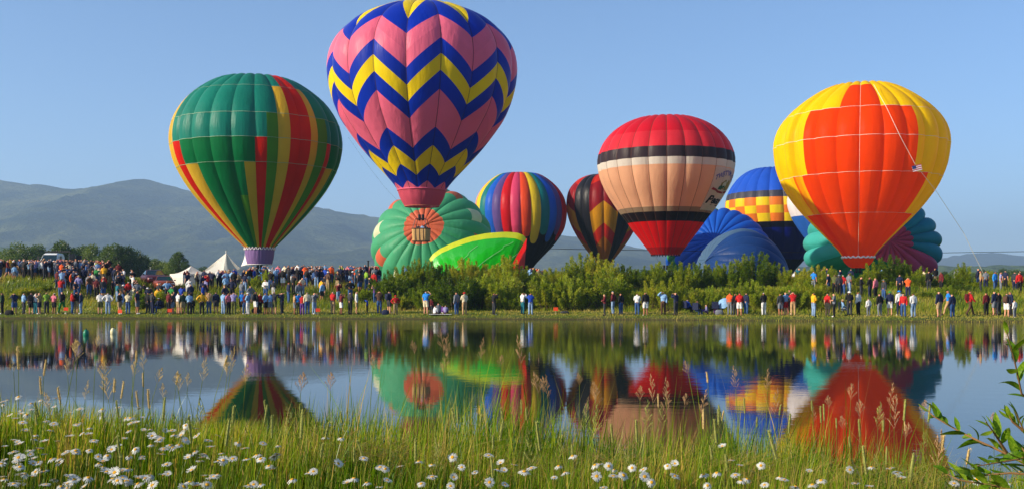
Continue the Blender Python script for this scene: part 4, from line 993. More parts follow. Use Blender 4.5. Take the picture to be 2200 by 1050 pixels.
heads = [timothy(.055), timothy(.08), panicle(.085, 1), panicle(.11, 2, .24), panicle(.075, 3, .42)]
head_me = [m.mesh('seed_head', [seedm]) for m in heads]; head_me2 = [m.mesh('seed_head', [seedp]) for m in heads]
stem_me = []; head_me3 = [m.mesh('seed_head', [seedg]) for m in heads]
for i, bend in enumerate((.0, .04, .09, .02)):
    m = MB(); m.tube([(0, 0, 0), (bend * .15, 0, .35), (bend * .5, 0, .7), (bend, 0, 1)], [.0019, .0016, .0013, .0010], 5); stem_me.append((m.mesh('stem', [stalkm]), bend))
leafm_ = []
for i in range(3):
    rr = np.random.default_rng(60 + i); P = np.zeros((3, 3)); P[:, 2] = [.03, .12, .22]; a = rr.uniform(0, 6.28, 3)
    V, F_, _ = blades(P, np.array([.26, .24, .2]), np.full(3, .0045), np.stack([np.cos(a), np.sin(a), a * 0], 1), np.array([.3, .4, .35]), rr, 4); leafm_.append(mk('leaf', V, F_, [stalkm]))
def stalk(px, toppy, Y, kind, st, purple, label, group):
    x = (px - 1100) / F * Y; z = hz(x, Y); topz = EYE - (toppy - HZ) / F * Y; L = [.055, .08, .085, .11, .075][kind]
    sc2 = rng.uniform(.85, 1.35); H = max(.15, topz - z - L * sc2); me_, bend = stem_me[st]
    t = thing('grass_stalk', label, 'grass', (x, Y, z), rng.uniform(0, 6.28), group)
    a = link('stem', me_, t); a.scale = (1 + H * .3, 1 + H * .3, H)
    b = link('seed_head', ({0: head_me, 1: head_me2, 2: head_me3}[int(purple)])[kind], t); b.location = (bend * (1 + H * .3), 0, H - .002); b.rotation_euler = (rng.uniform(-.1, .1), bend * 2 + rng.uniform(0, .15), 0); b.scale = (sc2, sc2, sc2)
    l = link('leaf', leafm_[rng.randrange(3)], t); l.scale = (1, 1, 1); l.rotation_euler.z = rng.uniform(0, 6)
zones = [(0, 180, 'among the daisies at the far left'), (180, 380, 'in front of the pond left of centre'), (380, 560, 'left of the green balloon reflection'), (560, 780, 'right of the green balloon reflection'), (780, 1000, 'in front of the mint envelope reflection'),
         (1000, 1200, 'in front of the rainbow balloon reflection'), (1200, 1400, 'left in front of the cream balloon reflection'), (1400, 1600, 'right in front of the cream balloon reflection'), (1600, 1800, 'left in front of the orange reflection'), (1800, 1990, 'right in front of the orange reflection'), (1990, 2200, 'beside the willow branch')]
def zone(px):
    for a, b, w_ in zones:
        if px < b: return w_
    return zones[-1][2]
ZS = [(110, 'below the white truck'), (230, 'below the black speakers'), (330, 'below the copper car'), (430, 'below the white canopy'), (540, 'left of the green balloon reflection'), (680, 'under the green balloon reflection'), (800, 'left of the mint envelope'), (900, 'left of the flying basket'), (1000, 'below the neon green wing'), (1100, 'below the picnic group'), (1200, 'below the rainbow balloon'), (1300, 'below the black gored balloon'), (1400, 'under the cream reflection'), (1500, 'right under the cream reflection'), (1600, 'below the azure envelope'), (1700, 'left of the orange reflection'), (1800, 'left under the orange reflection'), (1900, 'right under the orange reflection'), (2300, 'by the willow branch')]
def zs(px):
    for b, w_ in ZS:
        if px < b: return w_
    return ZS[-1][1]
hand = [(40, 740, 1), (38, 760, 3), (125, 725, 4), (160, 728, 4), (197, 720, 4), (88, 770, 1), (155, 760, 3), (12, 745, 1), (272, 752, 0), (222, 770, 4), (302, 745, 3), (300, 790, 2), (285, 775, 4), (98, 805, 1), (118, 840, 2), (176, 815, 3), (255, 800, 2),
        (235, 812, 0), (308, 798, 1), (350, 822, 2), (362, 800, 0), (415, 760, 3), (442, 762, 0), (475, 740, 3), (470, 775, 4), (392, 795, 4), (517, 780, 2), (400, 800, 2), (137, 828, 0), (145, 846, 0), (330, 832, 1), (300, 838, 1), (245, 815, 1),
        (960, 700, 3), (958, 712, 3), (1022, 722, 3), (890, 730, 4), (1068, 762, 4), (940, 745, 3), (1140, 718, 3), (1166, 798, 2), (1183, 800, 3), (1245, 800, 4), (1168, 808, 4), (1300, 818, 2), (1280, 830, 4), (1403, 802, 3), (1367, 828, 4), (1432, 808, 3),
        (1435, 838, 2), (1475, 834, 3), (1456, 842, 4), (1520, 775, 4), (1536, 800, 0), (1592, 784, 3), (1640, 790, 3), (1665, 830, 3), (1780, 848, 4), (1818, 822, 4), (1845, 862, 4), (1812, 892, 4), (1750, 868, 3), (1906, 820, 3), (1921, 845, 3), (1888, 862, 3),
        (1945, 895, 1), (1984, 858, 4), (1992, 915, 3), (2008, 928, 0), (2017, 928, 0), (2062, 952, 0), (2135, 882, 4), (1934, 912, 4), (790, 760, 4), (640, 800, 4), (705, 800, 4), (1515, 880, 1), (1410, 845, 1), (1530, 878, 0), (1240, 850, 3)]
for i, (px, py, kd) in enumerate(hand):
    Y = rng.uniform(4.4, 6.2) if px < 1990 else rng.uniform(3.6, 4.6)
    zone = zs; w_ = 'stiff cylindrical' if kd < 2 else ('narrow pointed' if kd == 3 else 'loose feathery')
    l = uniq('tall grass stalk with %s seed head, %s' % (w_, zone(px)))
    if l is None:
        for q in ('slender', 'bent', 'pale', 'reaching above its neighbours', 'short headed', 'long headed', 'shorter', 'browner', 'thin', 'wispy'):
            l = uniq('tall %s grass stalk with %s seed head, %s' % (q.replace('reaching above its neighbours', 'high reaching'), w_, zone(px)))
            if l: break
    stalk(px, py, Y, kd, rng.randrange(4), kd > 1 and px > 540, l, 'seeding grass stalks')
for i in range(110):
    px = rng.uniform(0, 1990); Y = rng.uniform(3.2, 5.4); py = rng.uniform(850, 985); kd = rng.choice((0, 1, 1, 0, 3)) ; q = zs(px)
    stalk(px, py, Y, kd, rng.randrange(4), 2, 'green grass stalk with plain seed head, %s' % q, 'ordinary stalks ' + q)

# ------------------------------------------------------------------ daisies
petal = leafmat('daisy_petal', ['#b8b8b0', '#dcdcd4'], .25, 30, spec=.1); discm = plain('daisy_disc', '#dba012', .8, var=.25, scale=300, bump=.5)
def daisy_meshes(seed, np_=21, cup=.0):
    rr = np.random.default_rng(seed); m = MB()
    for i in range(np_):
        a = 2 * math.pi * i / np_ + rr.uniform(-.08, .08); L = .0205 * rr.uniform(.86, 1.08); wd = .0050 * rr.uniform(.85, 1.1); dz = rr.uniform(-.0015, .0015); drp = cup + rr.uniform(-.12, .12)
        def pt(rad, side, z): return (math.cos(a) * rad - math.sin(a) * side, math.sin(a) * rad + math.cos(a) * side, z + dz + drp * max(0, rad - .005) - 8.0 * max(0, rad - .012) ** 2 * 2)
        m.add([pt(.004, -wd * .3, .001), pt(.004, wd * .3, .001), pt(.013, wd * .5, .002), pt(.013, -wd * .5, .002), pt(L, wd * .36, .0015), pt(L, -wd * .36, .0015), pt(L + .0028, 0, .001)],
              [(0, 1, 2, 3), (3, 2, 4, 5), (5, 4, 6)])
    return m.mesh('petals', [petal], True)
dm = [daisy_meshes(1, 22), daisy_meshes(2, 20, -.25), daisy_meshes(3, 19, .35), daisy_meshes(4, 23, .1), daisy_meshes(5, 17, -.5)]
m = MB(); m.lathe([(.0072, -.001), (.0074, .0015), (.006, .0036), (.003, .0042), (0, .0036)], (0, 0, 0), 12); disc_me = m.mesh('disc', [discm], True)
dst = []
for b in (.0, .03, -.03):
    m = MB(); m.tube([(0, 0, 0), (b * .4, b * .3, .5), (0, 0, 1)], [.0015, .0013, .0011], 5); dst.append(m.mesh('stem', [stalkm]))
def daisy(px, py, Y, lab, group, s=1.0, face=None):
    x = (px - 1100) / F * Y; z = hz(x, Y); top = EYE - (py - HZ) / F * Y
    if top - z < .06: top = z + .06 + rng.random() * .1
    t = thing('daisy', lab, 'daisy', (x, Y, z), 0, group)
    st = link('stem', dst[rng.randrange(3)], t); st.scale = (1, 1, top - z)
    ty, tz = (rng.gauss(.2, .34), rng.uniform(-2.8, -.5)) if face is None else face
    for me_, nm in ((dm[rng.randrange(5)], 'petals'), (disc_me, 'disc')):
        o = link(nm, me_, t); o.location = (0, 0, top - z); o.scale = (s, s, s)
        q = Matrix.Rotation(tz, 4, 'Z') @ Matrix.Rotation(ty, 4, 'Y'); o.rotation_euler = q.to_euler()
# the clear, near ones first (traced), then the drift on the left
near = [(399, 913, 1), (327, 936, 1), (342, 945, 0), (423, 935, 0), (385, 955, 0), (305, 985, 0), (282, 908, 0), (165, 912, 0), (175, 930, 0), (100, 905, 0), (95, 948, 0), (30, 945, 0), (240, 965, 1), (165, 972, 0), (125, 985, 0), (110, 985, 0), (435, 982, 0), (410, 975, 0), (430, 990, 0), (480, 988, 0), (500, 985, 0), (530, 985, 0),
        (100, 1040, 0), (145, 1038, 0), (252, 1032, 1), (190, 1025, 0), (352, 1020, 0), (468, 1018, 0), (535, 1042, 0), (545, 1040, 1), (222, 990, 0), (40, 982, 0), (255, 875, 0), (298, 877, 0), (120, 855, 0), (8, 862, 0), (40, 852, 0), (58, 890, 0),
        (700, 938, 0), (733, 940, 0), (565, 952, 0), (598, 956, 0), (595, 975, 0), (560, 985, 0), (578, 1000, 0), (560, 1040, 0), (665, 1015, 0), (782, 984, 0), (817, 1003, 0), (828, 1006, 0), (860, 1001, 0), (928, 997, 0), (972, 981, 2), (992, 1003, 1), (975, 1024, 2), (968, 1043, 2), (788, 1036, 0), (905, 1038, 0), (1050, 978, 0),
        (1052, 1035, 2), (1070, 1008, 0), (1085, 1040, 0), (1105, 998, 0), (1200, 1000, 0), (1142, 1005, 0), (1230, 979, 0), (1278, 998, 0), (1308, 1000, 2), (1358, 1004, 2), (1382, 1008, 0), (1434, 1000, 1), (1450, 995, 1), (1214, 1014, 0), (1282, 1022, 2), (1318, 1022, 0), (1385, 1023, 2), (1400, 1035, 2), (1340, 1020, 0), (1450, 1022, 0), (1552, 958, 0),
        (1572, 988, 0), (1590, 1000, 0), (1635, 999, 2), (1580, 1020, 0), (1592, 1032, 0), (1605, 1028, 0), (1540, 1015, 0), (1675, 1024, 0), (1826, 1008, 2), (1872, 1002, 0), (1912, 1005, 0), (1685, 1030, 0), (1710, 1045, 0), (1868, 1045, 0), (1838, 1038, 0), (2105, 1005, 0), (2100, 1028, 0), (2160, 1040, 0), (2192, 1012, 0), (2050, 1038, 0), (1520, 1042, 0)]
kinds_ = ['side-on', 'tilted', 'facing']
for i, (px, py, fc) in enumerate(near):
    Y = np.interp(py, [850, 900, 960, 1045], [4.6, 4.2, 3.6, 3.05]) + rng.uniform(-.1, .1)
    face = {0: None, 1: (.75, -1.7 + rng.uniform(-.3, .3)), 2: (1.05, -1.57 + rng.uniform(-.3, .3))}[fc]
    d_ = ['seen side-on', 'tilted to show its yellow centre', 'fully facing the viewer'][fc]
    l = uniq('white daisy %s, %s' % (d_, zs(px)))
    if l is None:
        for q in ('low', 'small', 'large', 'taller', 'short stemmed', 'drooping', 'flat topped', 'bright', 'paired', 'half open', 'wide', 'slightly shaded', 'near', 'leaning', 'ragged', 'fresh', 'thin petalled', 'level', 'nodding', 'upright'):
            l = uniq('%s white daisy %s, %s' % (q, d_, zs(px)))
            if l: break
    daisy(px, py, Y, l, 'daisies in the meadow', rng.uniform(.58, .84), face)
for i in range(170):
    px = rng.betavariate(1.0, 1.6) * 620 if i < 145 else rng.uniform(600, 1950)
    lo = np.interp(px, [0, 150, 350, 620], [845, 862, 900, 950]) if px < 620 else 990
    py = rng.uniform(lo, 1048); Y = np.interp(py, [840, 900, 960, 1045], [5.0, 4.3, 3.7, 3.1]) + rng.uniform(-.15, .3)
    rw = 'upper edge of the drift' if py < lo + (1048 - lo) * .3 else ('middle of the drift' if py < lo + (1048 - lo) * .65 else 'lowest part of the drift')
    big = rng.random() < .5; lk = 'broader' if big else 'small'
    daisy(px, py, Y, '%s white daisy in the %s, %s' % (lk, rw, zs(px)), '%s daisies %s %s' % (lk, rw, zs(px)), rng.uniform(.78, .92) if big else rng.uniform(.55, .7))

# ------------------------------------------------------------------ willow branch in the right corner
wleaf = leafmat('willow_branch_leaf', ['#34560c', '#5d821a', '#93a832'], .38, 12, rough=.5, spec=.3); twig = plain('willow_twig', '#7a5a34', .7)
lv = []
for i, cur in enumerate((.0, .12, -.12)):
    V = []; Fs = []; n_ = 8
    for k in range(n_):
        q = k / (n_ - 1); wd = .155 * math.sin(max(.02, q) ** .8 * math.pi) ** .8 + .004; zc = cur * math.sin(q * math.pi) - .12 * q * q
        V += [(q, -wd, zc + wd * .35), (q, 0, zc), (q, wd, zc + wd * .35)]
    for k in range(n_ - 1):
        b = k * 3; Fs += [(b, b + 3, b + 4, b + 1), (b + 1, b + 4, b + 5, b + 2)]
    lv.append(mk('leaf', V, Fs, [wleaf], smooth=True))
base = Vector(((2290 - 1100) / F * 2.7, 2.7, 0)); base.z = hz(base.x, base.y)
wr = thing('young_willow', 'young willow with long green leaves reaching in at the lower right corner', 'willow', base)
def wl(p, d, L, tw):
    o = link('leaf', lv[rng.randrange(3)], wr); o.location = p - base
    q = d.to_track_quat('X', 'Z').to_matrix().to_4x4() @ Matrix.Rotation(tw, 4, 'X'); o.rotation_euler = q.to_euler(); o.scale = (L, L * rng.uniform(.8, 1.15), L)
brs = [([(2300, 1100), (2235, 880), (2195, 845), (2180, 775), (2162, 708)], 2.65, 2.5, 15), ([(2300, 1090), (2210, 1000), (2165, 975), (2100, 945), (2060, 925), (2005, 893), (1992, 880)], 2.55, 2.75, 19),
       ([(2300, 1060), (2230, 960), (2200, 925), (2180, 880)], 2.75, 2.7, 10), ([(2165, 975), (2140, 935), (2118, 905)], 2.6, 2.55, 6), ([(2290, 1090), (2240, 965), (2190, 985), (2100, 1000)], 2.5, 2.45, 12),
       ([(2300, 1100), (2230, 1020), (2170, 1015), (2110, 1020), (2070, 1010)], 2.4, 2.5, 14), ([(2300, 1110), (2200, 1060), (2150, 1045), (2060, 1030), (2030, 1015)], 2.35, 2.45, 14), ([(2200, 925), (2175, 905), (2168, 890)], 2.72, 2.72, 5), ([(2290, 1100), (2215, 990), (2195, 960)], 2.3, 2.4, 8)]
for pts, ya, yb, nl in brs:
    n_ = len(pts); P = [W(p[0], p[1], ya + (yb - ya) * i / (n_ - 1)) for i, p in enumerate(pts)]
    m = MB(); m.tube([p - base for p in P], list(np.linspace(.0042, .0012, n_)), 6); m.obj('branch', twig, wr)
    seg = [0]; 
    for i in range(n_ - 1): seg.append(seg[-1] + (P[i + 1] - P[i]).length)
    for k in range(nl):
        s_ = seg[-1] * (.25 + .75 * (k + .5) / nl); i = max(0, min(n_ - 2, int(np.searchsorted(seg, s_)) - 1)); q = (s_ - seg[i]) / max(1e-6, seg[i + 1] - seg[i]); p = P[i].lerp(P[i + 1], q); t_ = (P[i + 1] - P[i]).normalized()
        sd = Vector((rng.uniform(-1, 1), rng.uniform(-.6, .6), rng.uniform(-.4, .9))); sd = (sd - t_ * sd.dot(t_)).normalized(); d_ = (t_ * .75 + sd * (.75 if k < nl - 1 else .1)).normalized()
        wl(p, d_, rng.uniform(.042, .078) * (1 if k < nl - 2 else .6), rng.uniform(-1, 1))
m = MB(); m.tube([Vector((0, 0, -.02)), W(2300, 1100, 2.6) - base], [.011, .007], 7); m.obj('branch', twig, wr)
# ------------------------------------------------------------------ people
def pose_joints(kind):
    J = dict(pelvis=(0, 0, .95), spine=(0, .0, 1.14), chest=(0, .0, 1.33), neck=(0, -.01, 1.47), head=(0, .01, 1.56), top=(0, .01, 1.66), nose=(0, .105, 1.575),
             shL=(-.17, 0, 1.40), elL=(-.22, -.03, 1.13), wrL=(-.23, .04, .90), haL=(-.23, .06, .81), shR=(.17, 0, 1.40), elR=(.22, -.03, 1.13), wrR=(.23, .04, .90), haR=(.23, .06, .81),
             hiL=(-.09, 0, .90), knL=(-.105, .02, .50), anL=(-.11, -.02, .09), toL=(-.125, .14, .035), hiR=(.09, 0, .90), knR=(.105, .02, .50), anR=(.11, -.02, .09), toR=(.125, .14, .035))
    def arm(s, el, wr, ha):
        k = 'L' if s < 0 else 'R'
        J['el' + k] = (s * el[0],) + el[1:]; J['wr' + k] = (s * wr[0],) + wr[1:]; J['ha' + k] = (s * ha[0],) + ha[1:]
    if kind == 'camera':
        for s in (-1, 1): arm(s, (.25, .16, 1.30), (.10, .24, 1.53), (.05, .22, 1.60))
    if kind == 'hips':
        for s in (-1, 1): arm(s, (.38, -.08, 1.17), (.20, .06, 1.0), (.14, .10, .98))
    if kind == 'crossed':
        arm(-1, (.23, .06, 1.16), (.02, .20, 1.20), (-.08, .20, 1.22)); arm(1, (.23, .06, 1.14), (.04, .22, 1.14), (-.07, .22, 1.13))
    if kind == 'brow':
        arm(1, (.34, .14, 1.42), (.13, .18, 1.62), (.06, .15, 1.66))
    if kind == 'point':
        arm(1, (.40, .16, 1.44), (.60, .30, 1.55), (.68, .34, 1.58))
    if kind == 'stride':
        J['knL'] = (-.10, .18, .52); J['anL'] = (-.10, .28, .10); J['toL'] = (-.10, .43, .05); J['knR'] = (.10, -.06, .50); J['anR'] = (.10, -.30, .14); J['toR'] = (.10, -.17, .03)
        arm(-1, (.22, -.16, 1.15), (.22, -.10, .92), (.22, -.06, .84)); arm(1, (.22, .08, 1.14), (.21, .24, .98), (.2, .29, .92))
    if kind in ('chair', 'ground'):
        dz = -.47 if kind == 'chair' else -.80
        for k in ('pelvis', 'spine', 'chest', 'neck', 'head', 'top', 'nose', 'shL', 'shR', 'elL', 'elR', 'wrL', 'wrR', 'haL', 'haR', 'hiL', 'hiR'):
            x, y, z = J[k]; J[k] = (x, y + (.06 if kind == 'ground' and z > 1.2 else 0), z + dz)
        if kind == 'chair':
            for s, k in ((-1, 'L'), (1, 'R')): J['kn' + k] = (s * .12, .42, .50); J['an' + k] = (s * .13, .44, .09); J['to' + k] = (s * .14, .60, .035)
        else:
            for s, k in ((-1, 'L'), (1, 'R')): J['kn' + k] = (s * .16, .32, .40); J['an' + k] = (s * .12, .56, .07); J['to' + k] = (s * .13, .70, .05)
        for s, k in ((-1, 'L'), (1, 'R')): J['el' + k] = (s * .24, .10, 1.14 + dz); J['wr' + k] = (s * .14, .30, 1.05 + dz); J['ha' + k] = (s * .10, .37, 1.04 + dz)
    if kind == 'bent':
        for k in ('spine', 'chest', 'neck', 'head', 'top', 'nose', 'shL', 'shR'):
            x, y, z = J[k]; dy = z - .95; J[k] = (x, y + dy * .55, .95 + dy * .84)
        for s, k in ((-1, 'L'), (1, 'R')): J['el' + k] = (s * .24, .34, 1.05); J['wr' + k] = (s * .18, .50, .92); J['ha' + k] = (s * .16, .55, .86)
    if kind == 'lean':
        for k in J:
            x, y, z = J[k]
            if z > 1: J[k] = (x + (z - .95) * .06, y - (z - .95) * .08, z)
        J['hiL'] = (-.10, 0, .90); J['anL'] = (-.17, .06, .09); J['toL'] = (-.21, .21, .035)
    return J
BONES = [('pelvis', 'spine', 't'), ('spine', 'chest', 't'), ('chest', 'neck', 't'), ('neck', 'head', 'n'), ('head', 'top', 'h'), ('head', 'nose', 'h')]
for k in 'LR': BONES += [('chest', 'sh' + k, 't'), ('sh' + k, 'el' + k, 'u'), ('el' + k, 'wr' + k, 'f'), ('wr' + k, 'ha' + k, 'm'), ('pelvis', 'hi' + k, 'p'), ('hi' + k, 'kn' + k, 'l'), ('kn' + k, 'an' + k, 's'), ('an' + k, 'to' + k, 'o')]
RAD = dict(pelvis=(.145, .115), spine=(.135, .10), chest=(.155, .115), neck=(.056, .056), head=(.096, .104), top=(.088, .094), nose=(.018, .018), sh=(.07, .07), el=(.047, .047), wr=(.032, .032), ha=(.042, .03), hi=(.095, .10), kn=(.062, .065), an=(.042, .042), to=(.042, .034))
skins = [plain('skin_' + k, v, .6) for k, v in (('fair', '#c98f70'), ('tan', '#ab6f4e'), ('brown', '#7d4c33'))]
def build_pose(kind):
    J = pose_joints(kind); names = list(J); ix = {n: i for i, n in enumerate(names)}
    me = bpy.data.meshes.new('body'); me.from_pydata([J[n] for n in names], [(ix[a], ix[b]) for a, b, _ in BONES], [])
    o = bpy.data.objects.new('body', me); col.objects.link(o)
    o.modifiers.new('s', 'SKIN').use_smooth_shade = True; ss = o.modifiers.new('u', 'SUBSURF'); ss.levels = 1; ss.render_levels = 1
    for n, v in zip(names, me.skin_vertices[0].data):
        v.radius = RAD.get(n) or RAD[n[:2]]; v.use_root = (n == 'pelvis')
    dg = bpy.context.evaluated_depsgraph_get(); dg.update()
    b = bpy.data.meshes.new_from_object(o.evaluated_get(dg)); bpy.data.objects.remove(o)
    V = np.array([v.co[:] for v in b.vertices]); Nn = np.array([v.normal[:] for v in b.vertices]); Fs = [tuple(p.vertices) for p in b.polygons]
    # nearest bone of each vertex
    best = np.full(len(V), 9.0); lab = np.zeros(len(V), dtype='<U1'); par = np.zeros(len(V))
    for a, c, k in BONES:
        A = np.array(J[a]); C_ = np.array(J[c]); d = C_ - A; t_ = np.clip(((V - A) @ d) / (d @ d), 0, 1); rr = (RAD.get(a) or RAD[a[:2]])[0]
        dist = np.linalg.norm(V - A - t_[:, None] * d, axis=1) - rr * .8; w_ = dist < best; best[w_] = dist[w_]; lab[w_] = k; par[w_] = t_[w_]
    def cloth(name, sel, off):
        fs = [f for f in Fs if all(sel[i] for i in f)]
        used = sorted({i for f in fs for i in f}); mp = {i: k for k, i in enumerate(used)}
        return mk(name, V[used] + Nn[used] * off, [tuple(mp[i] for i in f) for f in fs], [skins[0]], smooth=True)
    L = lab; hy = V[:, 1] - J['head'][1]; hzz = V[:, 2] - J['head'][2]
    pz = J['pelvis'][2]
    out = {'body': mk('body', V, Fs, [skins[0]], smooth=True)}
    torso = (L == 't') | ((L == 'p') & (V[:, 2] > pz - .02)) | ((L == 'n') & (par < .1))
    out['jacket'] = cloth('jacket', torso | (L == 'u') | (L == 'f'), .026)
    out['tshirt'] = cloth('tshirt', torso | ((L == 'u') & (par < .75)), .018)
    hips = (L == 'p') | ((L == 't') & (V[:, 2] < pz + .08) & (np.abs(V[:, 1] - J['pelvis'][1]) < .3))
    out['trousers'] = cloth('trousers', hips | (L == 'l') | (L == 's'), .018)
    out['shorts'] = cloth('shorts', hips | ((L == 'l') & (par < .88)), .034)
    out['shoeL'] = cloth('shoe', (L == 'o') & (V[:, 0] < 0), .014); out['shoeR'] = cloth('shoe', (L == 'o') & (V[:, 0] > 0), .014)
    out['hair'] = cloth('hair', ((L == 'h')) & ((hy < .015) | (hzz > .085)) & (hzz > -.06), .014)
    out['long_hair'] = cloth('long_hair', ((L == 'h') | (L == 'n')) & ((hy < .02) | (hzz > .085)), .026)
    me_ = cloth('cap', (L == 'h') & (hzz > .045), .02)
    hc = J['head']; bm = MB(); bm.add([(-.075, hc[1] + .07, hc[2] + .085), (.075, hc[1] + .07, hc[2] + .085), (.055, hc[1] + .19, hc[2] + .07), (-.055, hc[1] + .19, hc[2] + .07), (-.075, hc[1] + .07, hc[2] + .07), (.075, hc[1] + .07, hc[2] + .07)], [(0, 1, 2, 3), (4, 3, 2, 5)])
    Vc = np.array([v.co[:] for v in me_.vertices]); Fc = [tuple(p.vertices) for p in me_.polygons]; n0 = len(Vc)
    out['cap'] = mk('cap', np.vstack([Vc, np.array(bm.V)]), Fc + [tuple(i + n0 for i in f) for f in bm.F], [skins[0]], smooth=True)
    m = MB(); m.lathe([(.16, .055), (.155, .065), (.10, .075), (.095, .12), (.06, .15), (0, .155)], (hc[0], hc[1] + .01, hc[2] - .0), 14); out['sun_hat'] = m.mesh('sun_hat', [skins[0]], True)
    ch = J['chest']; m = MB(); m.box((ch[0], ch[1] - .20, ch[2] - .06), (.28, .17, .42)); m.box((ch[0], ch[1] - .30, ch[2] - .12), (.2, .06, .22)); out['backpack'] = m.mesh('backpack', [skins[0]])
    return out
POSES = {k: build_pose(k) for k in ('stand', 'camera', 'hips', 'crossed', 'brow', 'point', 'stride', 'chair', 'ground', 'bent', 'lean')}
CL = {'navy': '#131c3c', 'black': '#0c0c10', 'dark green': '#14301f', 'red': '#b01414', 'maroon': '#5c1018', 'white': '#d6d4d0', 'cream': '#cfc2a0', 'light blue': '#7fa6cc', 'royal blue': '#1440a4', 'grey': '#6c7078', 'charcoal': '#2c2e34', 'pink': '#c46878',
      'orange': '#e2561a', 'yellow': '#dfa414', 'olive': '#54582a', 'brown': '#4f3524', 'teal': '#0e6270', 'purple': '#5a2e7c', 'green': '#1e7a34', 'bright blue': '#1b78c8', 'lavender': '#8d86b4', 'khaki': '#9c8660', 'jeans': '#2f4f80', 'pale denim': '#7d97b8', 'lime': '#7ba02a', 'tan': '#b08c62'}
HR = {'dark': '#17100c', 'brown': '#3c2314', 'blond': '#b88c4a', 'grey': '#8c8880', 'auburn': '#5e2a14'}
def cmat(c): return plain('garment_' + c.replace(' ', '_'), CL[c], .85, scale=9, var=.25)
def hmat(c): return plain('hair_' + c, HR[c], .6, scale=40, var=.3)
plab = set()
PW = {'stand': 'standing', 'camera': 'lifting a camera', 'hips': 'hands on hips', 'crossed': 'arms folded', 'brow': 'shading the eyes', 'point': 'pointing up', 'stride': 'striding', 'chair': 'seated', 'ground': 'sitting on the grass', 'bent': 'bending forward', 'lean': 'leaning back'}
SHORT = [(30, 'at the left edge'), (68, 'left of the truck'), (120, 'below the truck'), (175, 'below the speakers'), (225, 'right of the speakers'), (285, 'below the tree clump'), (325, 'left of the copper car'), (378, 'by the copper car'), (430, 'by the white canopy'), (500, 'below the marquee'), (545, 'left of the lilac skirt'),
         (600, 'below the lilac skirt'), (660, 'right of the lilac skirt'), (730, 'left of the dark post'), (800, 'by the dark post'), (880, 'under the mint envelope'), (1020, 'under the green wing'), (1180, 'under the red wing tip'), (1300, 'under the dark balloon'), (1420, 'left under the cream balloon'), (1500, 'right under the cream balloon'),
         (1560, 'under the azure envelope'), (1640, 'under the blue dome'), (1720, 'left of the orange balloon'), (1790, 'left under the orange balloon'), (1860, 'under the orange balloon'), (1930, 'right under the orange balloon'), (2010, 'under the magenta cloth'), (2090, 'right of the teal envelope'), (2300, 'near the right edge')]
def sw(px):
    for a, w_ in SHORT:
        if px < a: return w_
    return SHORT[-1][1]
def person(px, Y, top, bottom, pose='stand', head='brown', tt='jacket', bt='trousers', rz=None, s=1.0, row='on the shore path', shoes=None, skin=None, pack=None, z=None, lab=None, group='spectators'):
    """head: hair colour, 'long blond', or 'white cap' / 'white hat'"""
    x = (px - 1100) / F * Y; z = hz(x, Y) if z is None else z
    P = POSES[pose]; hw = head.split(); base_l = None
    kid = 'child' if s < .75 else 'person'
    tops = {'jacket': 'jacket', 'tshirt': 'T-shirt'}[tt]; bots = {'jeans': 'jeans', 'pale denim': 'pale jeans'}.get(bottom, bottom + (' trousers' if bt == 'trousers' else ' shorts'))
    if bt == 'shorts' and bottom in ('jeans', 'pale denim'): bots = 'denim shorts'
    hd = (head + ' hair') if hw[-1] not in ('cap', 'hat') else head
    for form in ('{k} in {t} {T} and {b}, {p}, {r} {w}', '{k} in {t} {T} and {b}, {h}, {r} {w}', '{k} with {h} in {t} {T} and {b}, {p} {w}', '{k} with {h}, {t} {T} and {b}, {w}', '{k} in {t} {T} and {b}, {p}, {w}', '{k} in {t} {T} and {b}, {r}', '{k} in {t} {T} and {b}, {w}', '{k} with {h}, {t} {T}, {p}, {w}', '{k} in {t} {T}, {p}, {r} {w}'):
        l = form.format(k=kid, t=top, T=tops, b=bots, h=hd, p=PW[pose], r=row, w=sw(px))
        if len(l.replace(',', '').split()) <= 16 and l not in plab: base_l = l; break
    if lab: base_l = lab
    if base_l is None: return None
    plab.add(base_l)
    if rz is None: rz = rng.gauss(0, .75) if rng.random() < .75 else rng.uniform(-3.1, 3.1)
    o = link('person', P['body']); o.location = (x, Y, z - .02); o.rotation_euler = (0, 0, rz); o.scale = (s * 1.02, s * 1.02, s)
    tag(o, base_l, 'person', group)
    def part(k, mat, nm=None):
        c = link(nm or k, P[k], o); c.material_slots[0].link = 'OBJECT'; c.material_slots[0].material = mat; return c
    o.material_slots[0].link = 'OBJECT'; o.material_slots[0].material = skins[skin if skin is not None else rng.choice((0, 0, 0, 1, 1, 2))]
    part(tt, cmat(top)); part(bt, cmat(bottom))
    if hw[-1] in ('cap', 'hat'):
        part('hair', hmat(rng.choice(list(HR)))); part('cap' if hw[-1] == 'cap' else 'sun_hat', cmat(' '.join(hw[:-1])))
    elif hw[0] == 'long': part('long_hair', hmat(hw[1]), 'hair')
    else: part('hair', hmat(hw[0]))
    if shoes: part('shoeL', cmat(shoes), 'shoe'); part('shoeR', cmat(shoes), 'shoe')
    if pack: part('backpack', cmat(pack))
    return o
Jk, Ts, Tr, Sh = 'jacket', 'tshirt', 'trousers', 'shorts'
